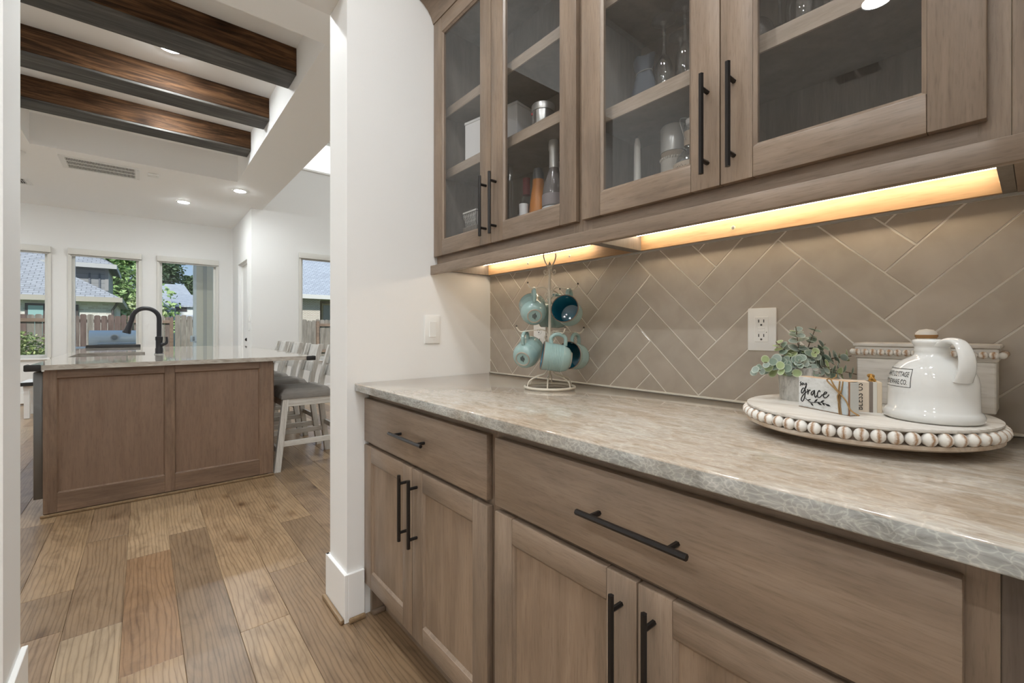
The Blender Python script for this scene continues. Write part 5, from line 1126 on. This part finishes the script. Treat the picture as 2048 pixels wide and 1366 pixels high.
obj('corner_board', B().box(uw.x-.10, uw.x+.02, UY+.475, UY+.4995, za+.5, ue.z-.1), mat('board_grey', (.30, .29, .28), .7), t, smooth=0)
ur = obj('upper_roof', B().frustum([(ul-.5, UY, ue.z), (ue.x, UY, ue.z), (ue.x, UY+5.4, ue.z), (ul-.5, UY+5.4, ue.z)], [(ul+3, UY+2.7, ue.z+1.62), (ue.x-2.7, UY+2.7, ue.z+1.62), (ue.x-2.7, UY+2.701, ue.z+1.62), (ul+3, UY+2.701, ue.z+1.62)]), SHG, t, smooth=0)
obj('upper_fascia', B().box(ul-.5, ue.x, UY-.03, UY, ue.z-.16, ue.z+.03).box(ue.x, ue.x+.03, UY-.03, UY+5.4, ue.z-.16, ue.z+.03).box(ul, ue.x, UY, UY+.5, ue.z-.13, ue.z-.1), mat('fascia_grey', (.45, .44, .42), .7), ur, smooth=0)
# house B: pale roofs seen in the third window
BY = 43.0; r0 = on_y(300, 566, BY); r1 = on_y(368, 566, BY); e0 = on_y(300, 640, BY-6); e1 = on_y(420, 640, BY-6)
t = thing('gabled_house', 'pale-roofed house with a small dormer beyond the fence', 'house', ((r0.x+r1.x)/2, BY, -.4))
obj('wall', B().box(e0.x+.4, e1.x-.6, BY-5.5, BY+5, -.4, e0.z), mat('wall_cream', (.66, .63, .56), .8), t, smooth=0)
obj('roof', B().frustum([(e0.x, BY-6, e0.z), (e1.x, BY-6, e0.z), (e1.x, BY+6, e0.z), (e0.x, BY+6, e0.z)], [(r0.x, BY, r0.z), (r1.x, BY, r0.z), (r1.x, BY+.01, r0.z), (r0.x, BY+.01, r0.z)]), SHB, t, smooth=0)
d0 = on_y(352, 611, BY-5.2); d1 = on_y(386, 622, BY-5.2)
dm = obj('dormer', B().box(d0.x, d1.x, BY-5.2, BY-2, d1.z-.8, d1.z+.2), mat('dormer_white', (.70, .69, .66), .7), t, smooth=0); obj('dormer_roof', B().prism([(d0.x-.2, BY-5.4, d0.z-.1), (d1.x+.2, BY-5.4, d0.z-.1), (d1.x+.2, BY-2.6, d0.z+.85), (d0.x-.2, BY-2.6, d0.z+.85)], (0, 0, .1)), SHB, dm, smooth=0)
q = on_y(363, 617, BY-5.25); obj('dormer_window', B().box(q.x-.3, q.x+.3, BY-5.24, BY-5.201, q.z-.2, q.z+.25), mat('frame_dark', (.06, .05, .05), .5), dm, smooth=0)
for a, c in (((318, 600), (352, 632)), ((398, 606), (362, 634))):
    A, C_ = on_y(*a, 38), on_y(*c, 38); d = (C_-A).normalized(); n = d.cross(Vector((0, 1, 0))).normalized(); obj('rake_board', B().obox((A+C_)/2+Vector((0, 0, 0)), d, (0, 1, 0), n, (C_-A).length/2, .12, .09), mat('rake_white', (.72, .71, .68), .7), t, smooth=0)
    s = 1 if a[0] > c[0] else -1; obj('gable_roof', B().prism([A+Vector((0, .2, .08)), C_+Vector((0, .2, .08)), C_+Vector((0, 5, .08)), A+Vector((0, 5, .08))], (0, 0, .08)), SHB, t, smooth=0)
    obj('gable_wall', B().prism([A+Vector((0, .3, -.1)), C_+Vector((-s*.2, .3, -.1)), Vector((C_.x-s*.2, C_.y+.3, -.4)), Vector((A.x+s*.15, A.y+.3, -.4)), Vector((A.x+s*.15, A.y+.3, A.z-.6))], (0, 4, 0)), MATS['wall_cream'], t, smooth=0)
# house C: tan brick, seen through the window behind the stools
CY_ = 19.0; c0 = on_y(604, 590, CY_); c1 = on_y(640, 590, CY_+.5)
t = thing('brick_house', 'tan brick house with pale blue-grey roof outside the stool window', 'house', (c0.x+2, 20, -.4))
obj('wall', B().box(c0.x-.6, c1.x, CY_+.5, 27, -.4, c0.z-.02), BRT, t, smooth=0); obj('wall_recess', B().box(c1.x+.001, c1.x+6, CY_+1.3, 27, -.4, c0.z-.02), mat('wall_brown', (.30, .23, .17), .8), t, smooth=0)
rr = obj('roof', B().frustum([(c0.x-.9, CY_, c0.z), (c1.x+7, CY_, c0.z), (c1.x+7, CY_+9, c0.z), (c0.x-.9, CY_+9, c0.z)], [(c0.x-.8, CY_+4.5, c0.z+3.6), (c1.x+4, CY_+4.5, c0.z+3.6), (c1.x+4, CY_+4.501, c0.z+3.6), (c0.x-.8, CY_+4.501, c0.z+3.6)]), SHB, t, smooth=0)
obj('fascia', B().box(c0.x-.9, c1.x+7, CY_-.03, CY_, c0.z-.13, c0.z+.04), mat('fascia_pale', (.62, .60, .56), .7), rr, smooth=0); obj('soffit', B().box(c0.x-.9, c1.x+7, CY_, CY_+1.3, c0.z-.12, c0.z-.09), FAS, rr, smooth=0)
q0 = on_y(643, 618, CY_+1.28); w = obj('window', B().box(q0.x, q0.x+1.4, CY_+1.25, CY_+1.299, q0.z-1.1, q0.z+.25), mat('frame_tan', (.45, .36, .26), .6), t, smooth=0); obj('pane', B().box(q0.x+.06, q0.x+1.34, CY_+1.235, CY_+1.2495, q0.z-1.0, q0.z+.17), mat('pane_grey', (.25, .25, .24), .1), w, smooth=0)
